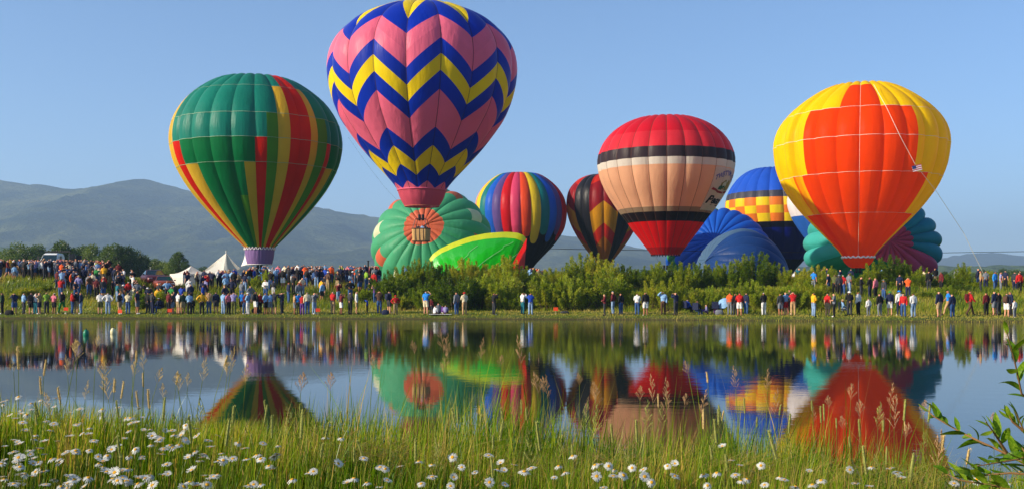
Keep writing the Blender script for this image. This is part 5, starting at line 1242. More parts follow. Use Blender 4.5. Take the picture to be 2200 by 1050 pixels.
ROW1 = [  # px, top, bottom, pose, head, top kind, bottom kind, scale, extras
 (5, 'dark green', 'black', 'stand', 'brown', Jk, Tr, 1), (31, 'navy', 'jeans', 'camera', 'dark', Jk, Sh, 1), (51, 'light blue', 'charcoal', 'crossed', 'blond', Jk, Tr, .98), (67, 'navy', 'black', 'stand', 'brown', Ts, Sh, 1.02), (77, 'white', 'teal', 'stand', 'grey', Ts, Tr, 1), (85, 'khaki', 'navy', 'camera', 'blond', Ts, Sh, 1),
 (100, 'lime', 'charcoal', 'crossed', 'blond', Ts, Tr, 1), (116, 'pink', 'black', 'hips', 'white cap', Ts, Sh, .98), (134, 'black', 'green', 'stride', 'brown', Jk, Tr, 1.04), (155, 'red', 'jeans', 'crossed', 'grey', Jk, Tr, 1.02), (164, 'black', 'khaki', 'stand', 'red cap', Jk, Sh, 1), (174, 'navy', 'pale denim', 'stand', 'grey', Jk, Tr, 1),
 (215, 'white', 'olive', 'crossed', 'brown', Jk, Sh, 1), (232, 'white', 'pale denim', 'hips', 'dark', Jk, Tr, 1.02), (257, 'black', 'khaki', 'crossed', 'brown', Jk, Sh, 1), (275, 'cream', 'jeans', 'crossed', 'long blond', Jk, Tr, .98), (295, 'navy', 'grey', 'stand', 'dark', Ts, Sh, 1.08), (318, 'black', 'charcoal', 'stand', 'long brown', Jk, Tr, 1), (327, 'charcoal', 'navy', 'crossed', 'dark', Jk, Tr, 1.03),
 (342, 'navy', 'jeans', 'chair', 'white cap', Jk, Tr, 1), (362, 'maroon', 'black', 'crossed', 'auburn', Jk, Tr, 1), (371, 'charcoal', 'pale denim', 'stand', 'long brown', Ts, Sh, .98), (383, 'white', 'khaki', 'stand', 'brown', Ts, Sh, 1), (393, 'dark green', 'khaki', 'stand', 'brown', Jk, Sh, .98), (407, 'light blue', 'black', 'crossed', 'brown', Jk, Tr, .96), (414, 'black', 'charcoal', 'stand', 'dark', Jk, Tr, .7),
 (434, 'yellow', 'black', 'hips', 'long brown', Jk, Tr, 1), (449, 'tan', 'jeans', 'camera', 'blond', Ts, Tr, 1), (464, 'navy', 'charcoal', 'stand', 'brown', Jk, Sh, 1), (480, 'light blue', 'pale denim', 'crossed', 'long brown', Jk, Tr, 1), (491, 'pink', 'black', 'stand', 'brown', Ts, Tr, 1), (502, 'lavender', 'olive', 'camera', 'dark', Ts, Tr, 1.03), (520, 'bright blue', 'black', 'stand', 'blond', Ts, Sh, 1), (526, 'maroon', 'jeans', 'stand', 'white cap', Ts, Tr, .95), (533, 'light blue', 'white', 'crossed', 'white hat', Jk, Tr, 1),
 (549, 'black', 'white', 'hips', 'dark', Jk, Sh, 1.05), (558, 'red', 'black', 'stand', 'brown', Jk, Tr, .96), (571, 'light blue', 'black', 'crossed', 'brown', Jk, Sh, 1), (581, 'light blue', 'grey', 'stand', 'brown', Ts, Sh, .97), (589, 'charcoal', 'olive', 'point', 'grey', Ts, Sh, 1.05), (606, 'navy', 'charcoal', 'camera', 'dark', Jk, Tr, 1),
 (633, 'tan', 'grey', 'stand', 'auburn', Ts, Sh, .95), (641, 'bright blue', 'olive', 'crossed', 'grey', Jk, Tr, .98), (649, 'red', 'purple', 'stand', 'dark', Ts, Tr, .9), (660, 'cream', 'jeans', 'stand', 'grey', Jk, Tr, 1.02), (675, 'grey', 'pale denim', 'camera', 'brown', Jk, Tr, 1), (715, 'red', 'tan', 'crossed', 'grey', Ts, Tr, 1.05), (733, 'maroon', 'white', 'camera', 'blond', Ts, Sh, .98),
 (752, 'charcoal', 'black', 'crossed', 'grey', Jk, Tr, 1.02), (766, 'white', 'khaki', 'stand', 'grey', Jk, Sh, 1.04), (789, 'royal blue', 'black', 'point', 'brown', Jk, Tr, .66), (815, 'brown', 'jeans', 'camera', 'blond', Jk, Tr, 1.05), (836, 'navy', 'charcoal', 'stand', 'dark', Jk, Sh, 1.04), (850, 'red', 'khaki', 'hips', 'red hat', Jk, Tr, .88),
 (915, 'bright blue', 'cream', 'brow', 'dark', Ts, Sh, 1.08), (926, 'maroon', 'charcoal', 'stand', 'brown', Jk, Tr, .72), (934, 'white', 'navy', 'ground', 'brown', Jk, Tr, .8), (943, 'grey', 'purple', 'ground', 'brown', Jk, Tr, .95), (950, 'purple', 'white', 'ground', 'auburn', Jk, Tr, .7), (957, 'lavender', 'purple', 'ground', 'long blond', Jk, Tr, .75), (981, 'grey', 'jeans', 'stand', 'dark', Jk, Tr, 1.04), (998, 'cream', 'tan', 'crossed', 'red hat', Jk, Tr, 1.02),
 (1061, 'black', 'charcoal', 'camera', 'auburn', Jk, Tr, 1), (1123, 'white', 'teal', 'camera', 'brown', Jk, Tr, .98), (1140, 'royal blue', 'pale denim', 'camera', 'long blond', Jk, Tr, .98), (1299, 'maroon', 'charcoal', 'crossed', 'long blond', Jk, Tr, .97), (1317, 'maroon', 'pale denim', 'hips', 'white cap', Jk, Tr, 1.04), (1334, 'black', 'jeans', 'stand', 'brown', Jk, Tr, .97),
 (1369, 'white', 'jeans', 'crossed', 'auburn', Jk, Tr, .98), (1387, 'black', 'white', 'stand', 'dark', Jk, Sh, 1.05), (1425, 'light blue', 'brown', 'brow', 'brown', Jk, Tr, 1.05), (1452, 'navy', 'charcoal', 'camera', 'brown', Jk, Tr, 1.02), (1477, 'royal blue', 'black', 'chair', 'brown', Jk, Tr, .9), (1498, 'black', 'jeans', 'chair', 'dark', Jk, Tr, .92), (1519, 'lavender', 'purple', 'ground', 'auburn', Jk, Tr, .8), (1537, 'pink', 'purple', 'chair', 'blond', Jk, Tr, .78),
 (1568, 'orange', 'grey', 'stand', 'dark', Ts, Tr, 1), (1580, 'black', 'charcoal', 'stand', 'brown', Jk, Tr, .98), (1589, 'red', 'white', 'crossed', 'dark', Jk, Sh, 1.02), (1603, 'navy', 'jeans', 'stand', 'blond', Jk, Tr, .95), (1641, 'black', 'white', 'crossed', 'white cap', Jk, Tr, 1), (1677, 'charcoal', 'grey', 'stand', 'dark', Jk, Sh, .98), (1688, 'light blue', 'red', 'hips', 'blond', Ts, Sh, 1), (1697, 'olive', 'charcoal', 'stand', 'dark', Jk, Sh, 1.1), (1704, 'red', 'tan', 'camera', 'auburn', Ts, Tr, 1.04),
 (1748, 'yellow', 'pale denim', 'crossed', 'auburn', Jk, Tr, 1.02), (1778, 'red', 'khaki', 'stand', 'brown', Ts, Sh, 1), (1792, 'grey', 'black', 'crossed', 'grey', Ts, Tr, 1), (1810, 'light blue', 'white', 'chair', 'tan hat', Jk, Tr, .92), (1825, 'black', 'charcoal', 'crossed', 'white hat', Jk, Tr, 1.02), (1844, 'white', 'black', 'stand', 'blond', Jk, Tr, 1), (1866, 'white', 'grey', 'stand', 'royal blue cap', Jk, Tr, .74), (1890, 'black', 'grey', 'stand', 'brown', Jk, Tr, .95),
 (1912, 'navy', 'white', 'stand', 'green hat', Jk, Sh, 1.03), (1932, 'white', 'navy', 'stand', 'bright blue hat', Jk, Tr, 1.04), (1941, 'red', 'jeans', 'stand', 'dark', Jk, Tr, 1), (1962, 'white', 'pale denim', 'stand', 'brown', Jk, Tr, 1), (2018, 'navy', 'khaki', 'stand', 'dark', Jk, Sh, 1.08), (2037, 'bright blue', 'tan', 'stride', 'grey', Ts, Tr, 1.06), (2046, 'navy', 'jeans', 'stand', 'brown', Jk, Tr, .98), (2084, 'red', 'brown', 'stride', 'dark', Jk, Tr, 1.03),
 (2119, 'maroon', 'black', 'stand', 'dark', Jk, Tr, .95), (2137, 'navy', 'grey', 'stand', 'dark', Jk, Sh, 1.03), (2146, 'black', 'charcoal', 'crossed', 'brown', Jk, Tr, .98), (2163, 'charcoal', 'white', 'stand', 'auburn', Jk, Sh, 1), (2171, 'navy', 'black', 'stand', 'dark', Jk, Tr, 1.02), (2180, 'white', 'grey', 'stand', 'auburn', Jk, Tr, .72)]
packs = {67: 'black', 1425: 'navy', 2084: 'maroon', 836: 'navy', 2163: 'brown', 549: 'charcoal'}
used_px = []
npeople = 0
for (px, a, b, ps, h, tt, bt, s) in ROW1:
    fy = np.interp(px, [0, 200, 600, 1000, 1300, 1640, 1800, 2200], [675, 675, 675, 676, 676, 677, 679, 679]) + rng.uniform(-3, 2.5)
    if ps in ('ground', 'chair'): fy -= 1
    Y = ray_ground(px, fy); Y = max(Y, float(shore((px - 1100) / F * Y)) + 1.2)
    o = person(px, Y, a, b, ps, h, tt, bt, s=s, row='on the shore path', shoes='white' if rng.random() < .5 else 'black', pack=packs.get(px))
    if o: npeople += 1
    if ps == 'chair':
        m = MB(); m.box((0, 0, .42), (.5, .46, .03)); m.box((0, -.24, .68), (.5, .03, .5)); ob = m.obj('seat', cmat('navy'))
        ch = thing('folding_chair', 'dark folding chair under the seated person in %s %s' % (a, sw(px)), 'chair', (o.location.x, o.location.y, o.location.z + .02), o.rotation_euler.z, None); ob.parent = ch
        for sx in (-1, 1):
            for (y0, y1) in ((-.2, .2), (.2, -.22)):
                m = MB(); m.tube([(sx * .24, y0, .0), (sx * .24, y1, .42 if y1 > 0 else .9)], .012, 5); m.obj('leg', dark_metal, ch)
SECOND = [(1748, 626, 'bright blue', 'grey', 'stand', 'brown'), (1780, 632, 'navy', 'jeans', 'stand', 'white cap'), (1793, 634, 'olive', 'black', 'camera', 'brown'), (1803, 636, 'charcoal', 'black', 'stand', 'grey hat'), (1811, 636, 'red', 'jeans', 'stand', 'white cap'), (1824, 632, 'grey', 'pale denim', 'stand', 'auburn'), (1850, 640, 'black', 'charcoal', 'crossed', 'brown'), (1869, 640, 'black', 'navy', 'crossed', 'long blond'),
          (1881, 642, 'pink', 'black', 'stand', 'blond'), (1892, 622, 'orange', 'jeans', 'stand', 'dark'), (1899, 646, 'charcoal', 'jeans', 'stand', 'white cap'), (1933, 636, 'navy', 'black', 'stand', 'long blond'), (1951, 642, 'orange', 'navy', 'camera', 'auburn'), (1985, 622, 'cream', 'maroon', 'stand', 'dark'), (1996, 626, 'black', 'charcoal', 'stand', 'dark'), (2008, 616, 'light blue', 'grey', 'stand', 'white cap'), (2022, 628, 'maroon', 'black', 'stand', 'dark'),
          (2107, 626, 'khaki', 'charcoal', 'stand', 'brown'), (2118, 624, 'grey', 'navy', 'stand', 'brown'), (2138, 626, 'bright blue', 'jeans', 'stand', 'dark'), (2150, 628, 'lavender', 'grey', 'stand', 'dark'), (2160, 622, 'navy', 'black', 'stand', 'brown'), (2190, 630, 'red', 'black', 'stand', 'dark'), (2180, 628, 'charcoal', 'navy', 'stand', 'dark'),
          (1700, 620, 'orange', 'black', 'stand', 'brown'), (1708, 622, 'white', 'charcoal', 'stand', 'dark')]
for px, fy, a, b, ps, h in SECOND:
    Y = ray_ground(px, fy, 76, 98); Y = min(Y, 94)
    if person(px, Y, a, b, ps, h, rng.choice((Jk, Jk, Ts)), Tr, row='up the bank'): npeople += 1

# the crowd on the slope and crest to the left
tops_p = ['navy'] * 12 + ['black'] * 9 + ['charcoal'] * 8 + ['white'] * 6 + ['cream'] * 2 + ['light blue'] * 4 + ['red'] * 4 + ['maroon'] * 3 + ['grey'] * 4 + ['royal blue'] * 2 + ['teal', 'pink', 'pink', 'orange', 'yellow', 'olive', 'brown', 'brown', 'purple', 'green', 'bright blue', 'lavender', 'tan', 'lime']
bots_p = ['jeans'] * 5 + ['navy'] * 3 + ['black'] * 4 + ['khaki'] * 3 + ['pale denim'] * 2 + ['charcoal'] * 2 + ['white', 'grey', 'olive']
def rnd_person(px, Y, row, **k):
    for _ in range(30):
        o = person(px, Y, rng.choice(tops_p), rng.choice(bots_p), rng.choice(('stand', 'stand', 'camera', 'crossed', 'hips', 'lean', 'brow', 'stand', 'stride')), rng.choice(('dark', 'dark', 'brown', 'brown', 'blond', 'grey', 'auburn', 'long brown', 'long blond', 'white cap', 'red cap', 'navy cap', 'white hat', 'tan hat')),
                   rng.choice((Jk, Jk, Ts)), rng.choice((Tr, Tr, Sh)), row=row, s=rng.uniform(.92, 1.06) * (.72 if rng.random() < .06 else 1), **k)
        if o: return 1
    return 0
cells = []
def scatter(x0, x1, d0, d1, n, row, mind=.5, foot=None):
    """d = metres beyond the shoreline"""
    c = 0; tries = 0
    while c < n and tries < n * 30:
        tries += 1; px = rng.uniform(x0, x1); d = rng.uniform(d0, d1); X0 = (px - 1100) / F * 86; Y = float(shore(X0)) + d; X = (px - 1100) / F * Y
        if any(abs(X - a) < mind and abs(Y - b) < mind for a, b in cells): continue
        cells.append((X, Y)); c += rnd_person(px, Y, row)
    return c
total = npeople
total += scatter(0, 225, 13.2, 15.5, 42, 'on the crest')
total += scatter(120, 290, 8.5, 13, 30, 'on the slope')
total += scatter(250, 440, 7.2, 9.6, 17, 'on the slope', .7)
total += scatter(400, 640, 7.5, 15, 30, 'on the slope', .7)
total += scatter(640, 815, 8, 15, 32, 'on the slope', .6)
for px, a, b, ps, h, s in [(1203, 'lavender', 'grey', 'stand', 'dark', 1), (1236, 'charcoal', 'navy', 'stand', 'dark', 1)]:
    pass
npeople = total

# farther people merge into one mass: simple full figures joined in one mesh
base_me = POSES['stand']; parts_ = []
def mesh_np(me): return np.array([v.co[:] for v in me.vertices]), [tuple(p.vertices) for p in me.polygons]
src = {k: {q: mesh_np(POSES[k][q]) for q in ('body', 'jacket', 'trousers', 'hair')} for k in ('stand', 'camera', 'crossed')}
mats_c = [skins[0], skins[1]] + [cmat(c) for c in ('navy', 'black', 'white', 'light blue', 'red', 'grey', 'cream', 'maroon', 'jeans', 'khaki', 'yellow', 'royal blue', 'teal', 'orange', 'pink')] + [hmat('dark'), hmat('brown'), hmat('blond')]
VV = []; FF = []; II = []; off = 0
spots_c = []
for i in range(110): spots_c.append((rng.uniform(0, 235), rng.uniform(93.5, 98)))
for i in range(34): spots_c.append((rng.uniform(120, 270), rng.uniform(88.5, 93)))
for i in range(46): spots_c.append((rng.uniform(430, 805), rng.uniform(90, 93.5)))
for i in range(34): spots_c.append((rng.uniform(470, 640), rng.uniform(94, 100)))
for i in range(48): spots_c.append((rng.uniform(600, 815), rng.uniform(93.5, 99)))
for i in range(10): spots_c.append((rng.uniform(850, 1190), rng.uniform(94, 97)))
for i in range(8): spots_c.append((rng.uniform(1120, 1180), rng.uniform(95, 97)))
for i in range(7): spots_c.append((rng.uniform(1200, 1560), rng.uniform(94, 98)))
for i in range(16): spots_c.append((rng.uniform(1690, 2200), rng.uniform(92, 98)))
for px, Y in spots_c:
    X = (px - 1100) / F * Y; Z = hz(X, Y); s_ = rng.uniform(.9, 1.08); a = rng.gauss(0, .8); M = np.array([[math.cos(a), -math.sin(a), 0], [math.sin(a), math.cos(a), 0], [0, 0, 1]]) * s_
    if px > 830: Z += .25
    k = rng.choice(('stand', 'stand', 'camera', 'crossed')); cols_ = {'body': rng.choice((0, 0, 1)), 'jacket': rng.choice((2, 2, 3, 3, 7, 2, 3)) if rng.random() < .5 else 2 + rng.randrange(15), 'trousers': rng.choice((2, 3, 10, 11)), 'hair': 17 + rng.randrange(3)}
    for q, (V_, F_) in src[k].items():
        VV.append(V_ @ M.T + np.array([X, Y, Z - .02])); FF += [tuple(i + off for i in f) for f in F_]; II += [cols_[q]] * len(F_); off += len(V_)
crowd = link('crowd', mk('crowd', np.vstack(VV), FF, mats_c, II, True)); tag(crowd, 'packed back rows of spectators along the crest', kind='stuff')

# pilot and passengers in the flying basket
bx = g2.root.location.x; D = g2.D
zb = EYE + (HZ - 519) / F * D + .08
for px, a, ps, h, lab in ((899, 'charcoal', 'camera', 'auburn', 'person in charcoal jacket with raised arms in the flying basket'), (907, 'light blue', 'stand', 'dark', 'person in light blue shirt in the middle of the flying basket'), (914, 'black', 'lean', 'dark', 'person in black jacket at the right end of the flying basket')):
    person(px, D + (.15 if px != 907 else -.1), a, 'navy', ps, h, Jk, Tr, rz=rng.uniform(-.5, .5), z=zb, lab=lab, s=.93, group='crew aloft')

# ------------------------------------------------------------------ vehicles, tents and small things
wp = plain('white_paint', '#d8dadc', .35, var=.04, spec=.5); glassm = plain('tinted_glass', '#0c2224', .06, var=.1, spec=.8); tyre = plain('tyre_rubber', '#121214', .9); chrome = plain('chrome', '#b8b8b8', .2, .9)
copper = plain('copper_paint', '#8e3c12', .35, .35, var=.05, spec=.6); lampm = plain('lamp_glass', '#e6e4da', .15, var=.05, spec=.8); blackp = plain('black_plastic', '#101012', .5)
def prism(m, prof, y0, y1, mi=0, taper=0):
    """profile in x,z extruded along y (car width) -> here profile is (y,z), extruded in x"""
def loft_sections(secs, mi=0):
    m = MB(); n = len(secs[0]); V = [p for s_ in secs for p in s_]; Fs = [(i * n + k, i * n + (k + 1) % n, (i + 1) * n + (k + 1) % n, (i + 1) * n + k) for i in range(len(secs) - 1) for k in range(n)]
    Fs += [tuple(range(n))[::-1], tuple((len(secs) - 1) * n + k for k in range(n))]; m.add(V, Fs, mi); return m
def wheel(parent, x, y, r, wd):
    m = MB(); V = []
    prof = [(r * .55, -wd / 2), (r * .93, -wd / 2), (r, -wd * .3), (r, wd * .3), (r * .93, wd / 2), (r * .55, wd / 2)]
    for (q, w_) in prof:
        for k in range(18): a = 2 * math.pi * k / 18; V.append((w_, q * math.cos(a), q * math.sin(a)))
    Fs = [(i * 18 + k, i * 18 + (k + 1) % 18, (i + 1) * 18 + (k + 1) % 18, (i + 1) * 18 + k) for i in range(5) for k in range(18)]
    m.add(V, Fs); o = m.obj('wheel', tyre, parent); o.location = (x, y, r)
    m = MB(); V = []
    for w_, q in ((-wd * .42, r * .56), (-wd * .3, r * .2), (wd * .3, r * .2), (wd * .42, r * .56)):
        for k in range(12): a = 2 * math.pi * k / 12; V.append((w_, q * math.cos(a), q * math.sin(a)))
    m.add(V, [(i * 12 + k, i * 12 + (k + 1) % 12, (i + 1) * 12 + (k + 1) % 12, (i + 1) * 12 + k) for i in range(3) for k in range(12)] + [tuple(range(12)), tuple(36 + k for k in range(12))]); m.obj('rim', chrome, o)
def rect_sec(w_, y, z0, z1, b=.08, wt=None):
    wt = w_ if wt is None else wt; b = min(b, (z1 - z0) * .45)
    return [(-w_, y, z0 + b), (-w_ + b, y, z0), (w_ - b, y, z0), (w_, y, z0 + b), (wt, y, z1 - b), (wt - b, y, z1), (-wt + b, y, z1), (-wt, y, z1 - b)]
# truck, facing the camera (front at -Y)
tx, tY = (92 - 1100) / F * 112, 112
tr_ = thing('flatbed_truck', 'white truck facing the pond with a dark rack over its cab, behind the crowd', 'truck', (tx, tY, hz(tx, tY) - .0), -.03)
m = loft_sections([rect_sec(.98, -.0, .55, 1.42, .12), rect_sec(1.0, .12, .5, 1.55, .12), rect_sec(1.0, 1.15, .5, 1.68, .12), rect_sec(1.0, 1.2, .5, 1.7, .1)]); m.obj('hood', wp, tr_, True)
m = loft_sections([rect_sec(1.0, 1.2, .5, 1.75, .1), rect_sec(1.0, 1.3, .5, 1.9, .1, .99), rect_sec(1.0, 1.75, .5, 2.72, .16, .86), rect_sec(1.0, 2.0, .5, 2.8, .16, .84), rect_sec(1.0, 3.1, .5, 2.8, .16, .84), rect_sec(1.0, 3.3, .5, 2.6, .16, .84)]); m.obj('cab', wp, tr_, False)
m = MB(); m.add([(-.88, 1.29, 1.95), (.88, 1.29, 1.95), (.76, 1.655, 2.62), (-.76, 1.655, 2.62)], [(0, 1, 2, 3)]); ws = m.obj('windscreen', glassm, tr_)
for k in (-1, 1):
    m = MB(); m.box((k * 1.28, 1.5, 2.15), (.2, .1, .62)); mi = m.obj('mirror', blackp, tr_); m = MB(); m.tube([(k * .98, 1.5, 2.3), (k * 1.2, 1.5, 2.3)], .02, 5); m.obj('mirror_arm', blackp, mi)
    m = MB(); m.box((k * .75, -.02, 1.02), (.3, .06, .2)); m.obj('headlight', lampm, tr_)
    for y in (.6, 4.6): wheel(tr_, k * .85, y, .42, .3)
m = MB()
for z in (.85, .97, 1.09): m.box((0, -.02, z), (1.0, .05, .05))
m.obj('grille', chrome, tr_); m = MB(); m.box((0, -.12, .6), (2.0, .16, .22)); m.obj('bumper', chrome, tr_)
m = MB(); m.tube([(-1.38, 3.5, .9), (-1.38, 3.5, 2.98), (1.38, 3.5, 2.98), (1.38, 3.5, .9)], .075, 6)
m.box((0, 3.5, 3.02), (2.9, .14, .16)); m.obj('headache_rack', blackp, tr_)
m = MB(); m.box((0, 5.2, .95), (2.5, 3.4, .14)); m.box((-1.2, 5.2, 1.15), (.06, 3.4, .3)); m.box((1.2, 5.2, 1.15), (.06, 3.4, .3)); m.obj('flatbed', wp, tr_)
for x_ in (-.1, .35): m = MB(); m.lathe([(.1, 0), (.11, .08), (.07, .16), (0, .17)], (x_, 3.5, 3.02), 8); m.obj('beacon', blackp, tr_)
# copper car
cY = ray_ground(352, 624); cx = (352 - 1100) / F * cY
def car(name, label, x, Y, rz, paint):
    c = thing(name, label, 'car', (x, Y, hz(x, Y) + .03), rz)
    secs = [rect_sec(.78, -2.25, .32, .62, .1), rect_sec(.86, -2.1, .22, .78, .12), rect_sec(.9, -1.3, .2, .92, .12), rect_sec(.9, -.8, .2, .98, .12), rect_sec(.9, 1.3, .2, 1.0, .12), rect_sec(.88, 1.9, .24, .98, .12), rect_sec(.8, 2.15, .32, .85, .1)]
    loft_sections(secs).obj('body', paint, c, True)
    cs_ = [rect_sec(.82, -.85, .94, .99, .02, .80), rect_sec(.82, -.15, .94, 1.38, .08, .64), rect_sec(.82, .1, .94, 1.44, .08, .62), rect_sec(.82, .95, .94, 1.40, .08, .62), rect_sec(.8, 1.75, .94, 1.04, .04, .74)]
    loft_sections(cs_).obj('cabin_glass', glassm, c, False)
    m = MB(); m.add([(-.60, -.12, 1.40), (.60, -.12, 1.40), (.62, .1, 1.455), (-.62, .1, 1.455), (.62, .95, 1.415), (-.62, .95, 1.415)], [(0, 1, 2, 3), (3, 2, 4, 5)]); m.obj('roof', paint, c)
    for k in (-1, 1):
        m = MB(); m.tube([(k * .80, -.82, .97), (k * .63, -.13, 1.40)], .035, 5); m.obj('pillar', paint, c)
        m = MB(); m.box((k * .62, -2.17, .62), (.3, .12, .14)); m.obj('headlight', lampm, c)
        m = MB(); m.box((k * .98, -.6, 1.0), (.16, .08, .12)); m.obj('mirror', paint, c)
        for y in (-1.4, 1.35): wheel(c, k * .8, y, .31, .2)
    m = MB(); m.box((0, -2.24, .42), (.9, .06, .16)); m.obj('grille', blackp, c)
    return c
car('copper_car', 'copper orange car parked on the slope beside the white canopy', cx, cY, .42, copper).scale = (.9, .9, .9)
car('dark_red_car', 'dark red car parked just behind the copper car', (330 - 1100) / F * 95, 95, .5, plain('wine_paint', '#4c0f18', .35, .3, spec=.5))
car('silver_car', 'silver car roof showing above the crowd at the far left', (30 - 1100) / F * 103, 103, 1.5, plain('silver_paint', '#a9adb2', .3, .5, spec=.5))
# speakers on stands
for px, Yq, top, lab in ((155, 108, 545, 'taller black loudspeaker on a stand behind the crowd'), (170, 108.5, 548.5, 'shorter black loudspeaker on a stand, right of its twin')):
    x = (px - 1100) / F * Yq; z = hz(x, Yq); zt = EYE + (HZ - top) / F * Yq
    t = thing('loudspeaker', lab, 'loudspeaker', (x, Yq, z), .2, 'loudspeakers behind the crowd')
    m = MB(); m.box((0, 0, zt - z - .42), (.50, .42, .84)); m.obj('cabinet', blackp, t); m = MB(); m.box((0, -.225, zt - z - .42), (.40, .02, .74)); m.obj('grille', plain('speaker_mesh', '#23262e', .6), t)
    m = MB(); m.box((-.265, 0, zt - z - .42), (.03, .46, .88)); m.obj('side_trim', plain('grey_trim', '#9aa0a4', .5), t)
    m = MB(); m.tube([(0, 0, zt - z - .84), (0, 0, .5)], .03, 6); m.obj('pole', dark_metal, t)
    for k in range(3):
        a = k * 2.09; m = MB(); m.tube([(0, 0, .8), (math.cos(a) * .6, math.sin(a) * .6, 0.02)], .02, 5); m.obj('leg', dark_metal, t)
# canopy with lettered valance
canv = fab('tent_white', '#e9e4da', .25, .03); canb = fab('tent_blue', '#1d3f86', .2, .03)
cY = 100; cx = (411 - 1100) / F * cY; gz = hz(cx, cY)
ct = thing('event_canopy', 'small white pop-up canopy with lettered valance and blue striped side', 'canopy', (cx, cY, gz), .72)
z0 = EYE + (HZ - 588) / F * cY - gz; h_ = 1.5
pk_ = EYE + (HZ - 570.5) / F * cY - gz
def roofside(a, b, mat, nm, parent):
    rows_ = []
    for q in np.linspace(0, 1, 9):
        zz = z0 + (pk_ - z0) * q ** 1.9; k = 1 - q; rows_.append([(a[0] * k + (b[0] - a[0]) * u * k, a[1] * k + (b[1] - a[1]) * u * k, zz) for u in np.linspace(0, 1, 5)])
    return link(nm, mk(nm, np.array(rows_).reshape(-1, 3), grid_faces(5, 9), [mat], smooth=True), parent)
cor = [(-h_, -h_), (h_, -h_), (h_, h_), (-h_, h_)]
for i in range(4): roofside(cor[i], cor[(i + 1) % 4], canb if i == 1 else canv, 'roof_panel', ct)
vh = .42
for i in range(4):
    a, b = cor[i], cor[(i + 1) % 4]; m = MB(); m.add([(a[0] * 1.01, a[1] * 1.01, z0 - vh), (b[0] * 1.01, b[1] * 1.01, z0 - vh), (b[0] * 1.01, b[1] * 1.01, z0 + .01), (a[0] * 1.01, a[1] * 1.01, z0 + .01)], [(0, 1, 2, 3)]); m.obj('valance', canv, ct)
    m = MB(); m.tube([(a[0], a[1], 0), (a[0], a[1], z0)], .03, 5); m.obj('leg', plain('white_metal', '#cccccc', .4), ct)
for i in (0, 3):
    a, b = cor[i], cor[(i + 1) % 4]; m = MB(); m.add([(a[0] * .99, a[1] * .99, .0), (b[0] * .99, b[1] * .99, .0), (b[0] * .99, b[1] * .99, z0 - vh), (a[0] * .99, a[1] * .99, z0 - vh)], [(0, 1, 2, 3)]); m.obj('side_wall', canv, ct)
for word, x0, x1 in (('TAPAS', -.75, -.08), ('EVENT', .08, .75)):
  V, Fs, w_, hh = text_mesh(word, .01)
  V2 = np.stack([h_ * x0 + V[:, 0] / w_ * h_ * (x1 - x0), np.full(len(V), -h_ * 1.012 - .01), z0 - vh * .78 + V[:, 1] / hh * vh * .5], 1)
  link('lettering', mk('lettering', V2, Fs, [plain('grey_ink', '#6a6a70')]), ct)
# peaked marquee
mY = 112
def mq(px, py, dy=0): v = W(px, py, mY + dy); return v
mb = Vector(((486 - 1100) / F * mY, mY, hz((486 - 1100) / F * mY, mY)))
mt = thing('peaked_marquee', 'big white peaked marquee tent behind the canopy, its left side sunlit', 'tent', mb)
def sail(c1, c2, c3, mat, sag, nm='tent_panel'):
    n_ = 10; rows_ = []
    A, B_, C_ = Vector(c1), Vector(c2), Vector(c3)
    for i in range(n_ + 1):
        q = i / n_; L_ = A.lerp(B_, q); R__ = A.lerp(C_, q); rows_.append([(L_.lerp(R__, k / 6) - Vector((0, 0, sag * math.sin(q * math.pi) ** 1.0 * (1))) - mb)[:] for k in range(7)])
    link(nm, mk(nm, np.array(rows_).reshape(-1, 3), grid_faces(7, n_ + 1), [mat], smooth=True), mt)
p1 = mq(486, 543, 0); p2 = mq(527, 544, 5)
ll = mq(424, 588, -3); lr = mq(478, 592, -5); rr_ = mq(545, 590, -2); bk1 = mq(430, 588, 8); bk2 = mq(540, 588, 10)
sail(p1, ll, lr, canv, .45); sail(p1, bk1, ll, canv, .45); sail(p1, bk2, bk1, canv, .4); sail(p1, lr, rr_, canv, .9)
# saddle between the two masts
n_ = 14; rows_ = []
for i in range(n_ + 1):
    q = i / n_; top_ = p1.lerp(p2, q); sg = 2.0 * math.sin(q * math.pi) ** .8; a = top_ - Vector((0, 0, sg)); bfr = lr.lerp(rr_, q); bbk = bk1.lerp(bk2, q)
    rows_.append([(bbk.lerp(a, k / 4) - mb)[:] for k in range(4)] + [(a.lerp(bfr, k / 4) - mb)[:] for k in range(5)])
link('tent_panel', mk('tent_panel', np.array(rows_).reshape(-1, 3), grid_faces(9, n_ + 1), [canv], smooth=True), mt)
for p in (p1, p2):
    m = MB(); m.tube([(p.x - mb.x, p.y - mb.y, 0), (p.x - mb.x, p.y - mb.y, p.z - mb.z + .25)], .06, 6); m.obj('mast', plain('white_metal', '#cccccc', .4), mt)
for p in (ll, lr, rr_, bk1, bk2):
    m = MB(); m.tube([(p.x - mb.x, p.y - mb.y, 0), (p.x - mb.x, p.y - mb.y, p.z - mb.z)], .04, 6); m.obj('pole', plain('white_metal', '#cccccc', .4), mt)
# dark post, slim pale pole
for px, top, Yq, rd, mt_, lab in ((791, 560, 94, .07, dark_metal, 'dark upright post at the right end of the crowd'), (323, 574, 104, .04, plain('pale_pole', '#b4b6b0', .6), 'slim pale pole left of the copper car')):
    x = (px - 1100) / F * Yq; z = hz(x, Yq); zt = EYE + (HZ - top) / F * Yq; m = MB(); m.tube([(0, 0, 0), (0, 0, zt - z)], rd, 8); m.box((0, 0, zt - z), (rd * 3, rd * 3, .05)); o = m.obj('post', mt_); o.location = (x, Yq, z); tag(o, lab, 'post')
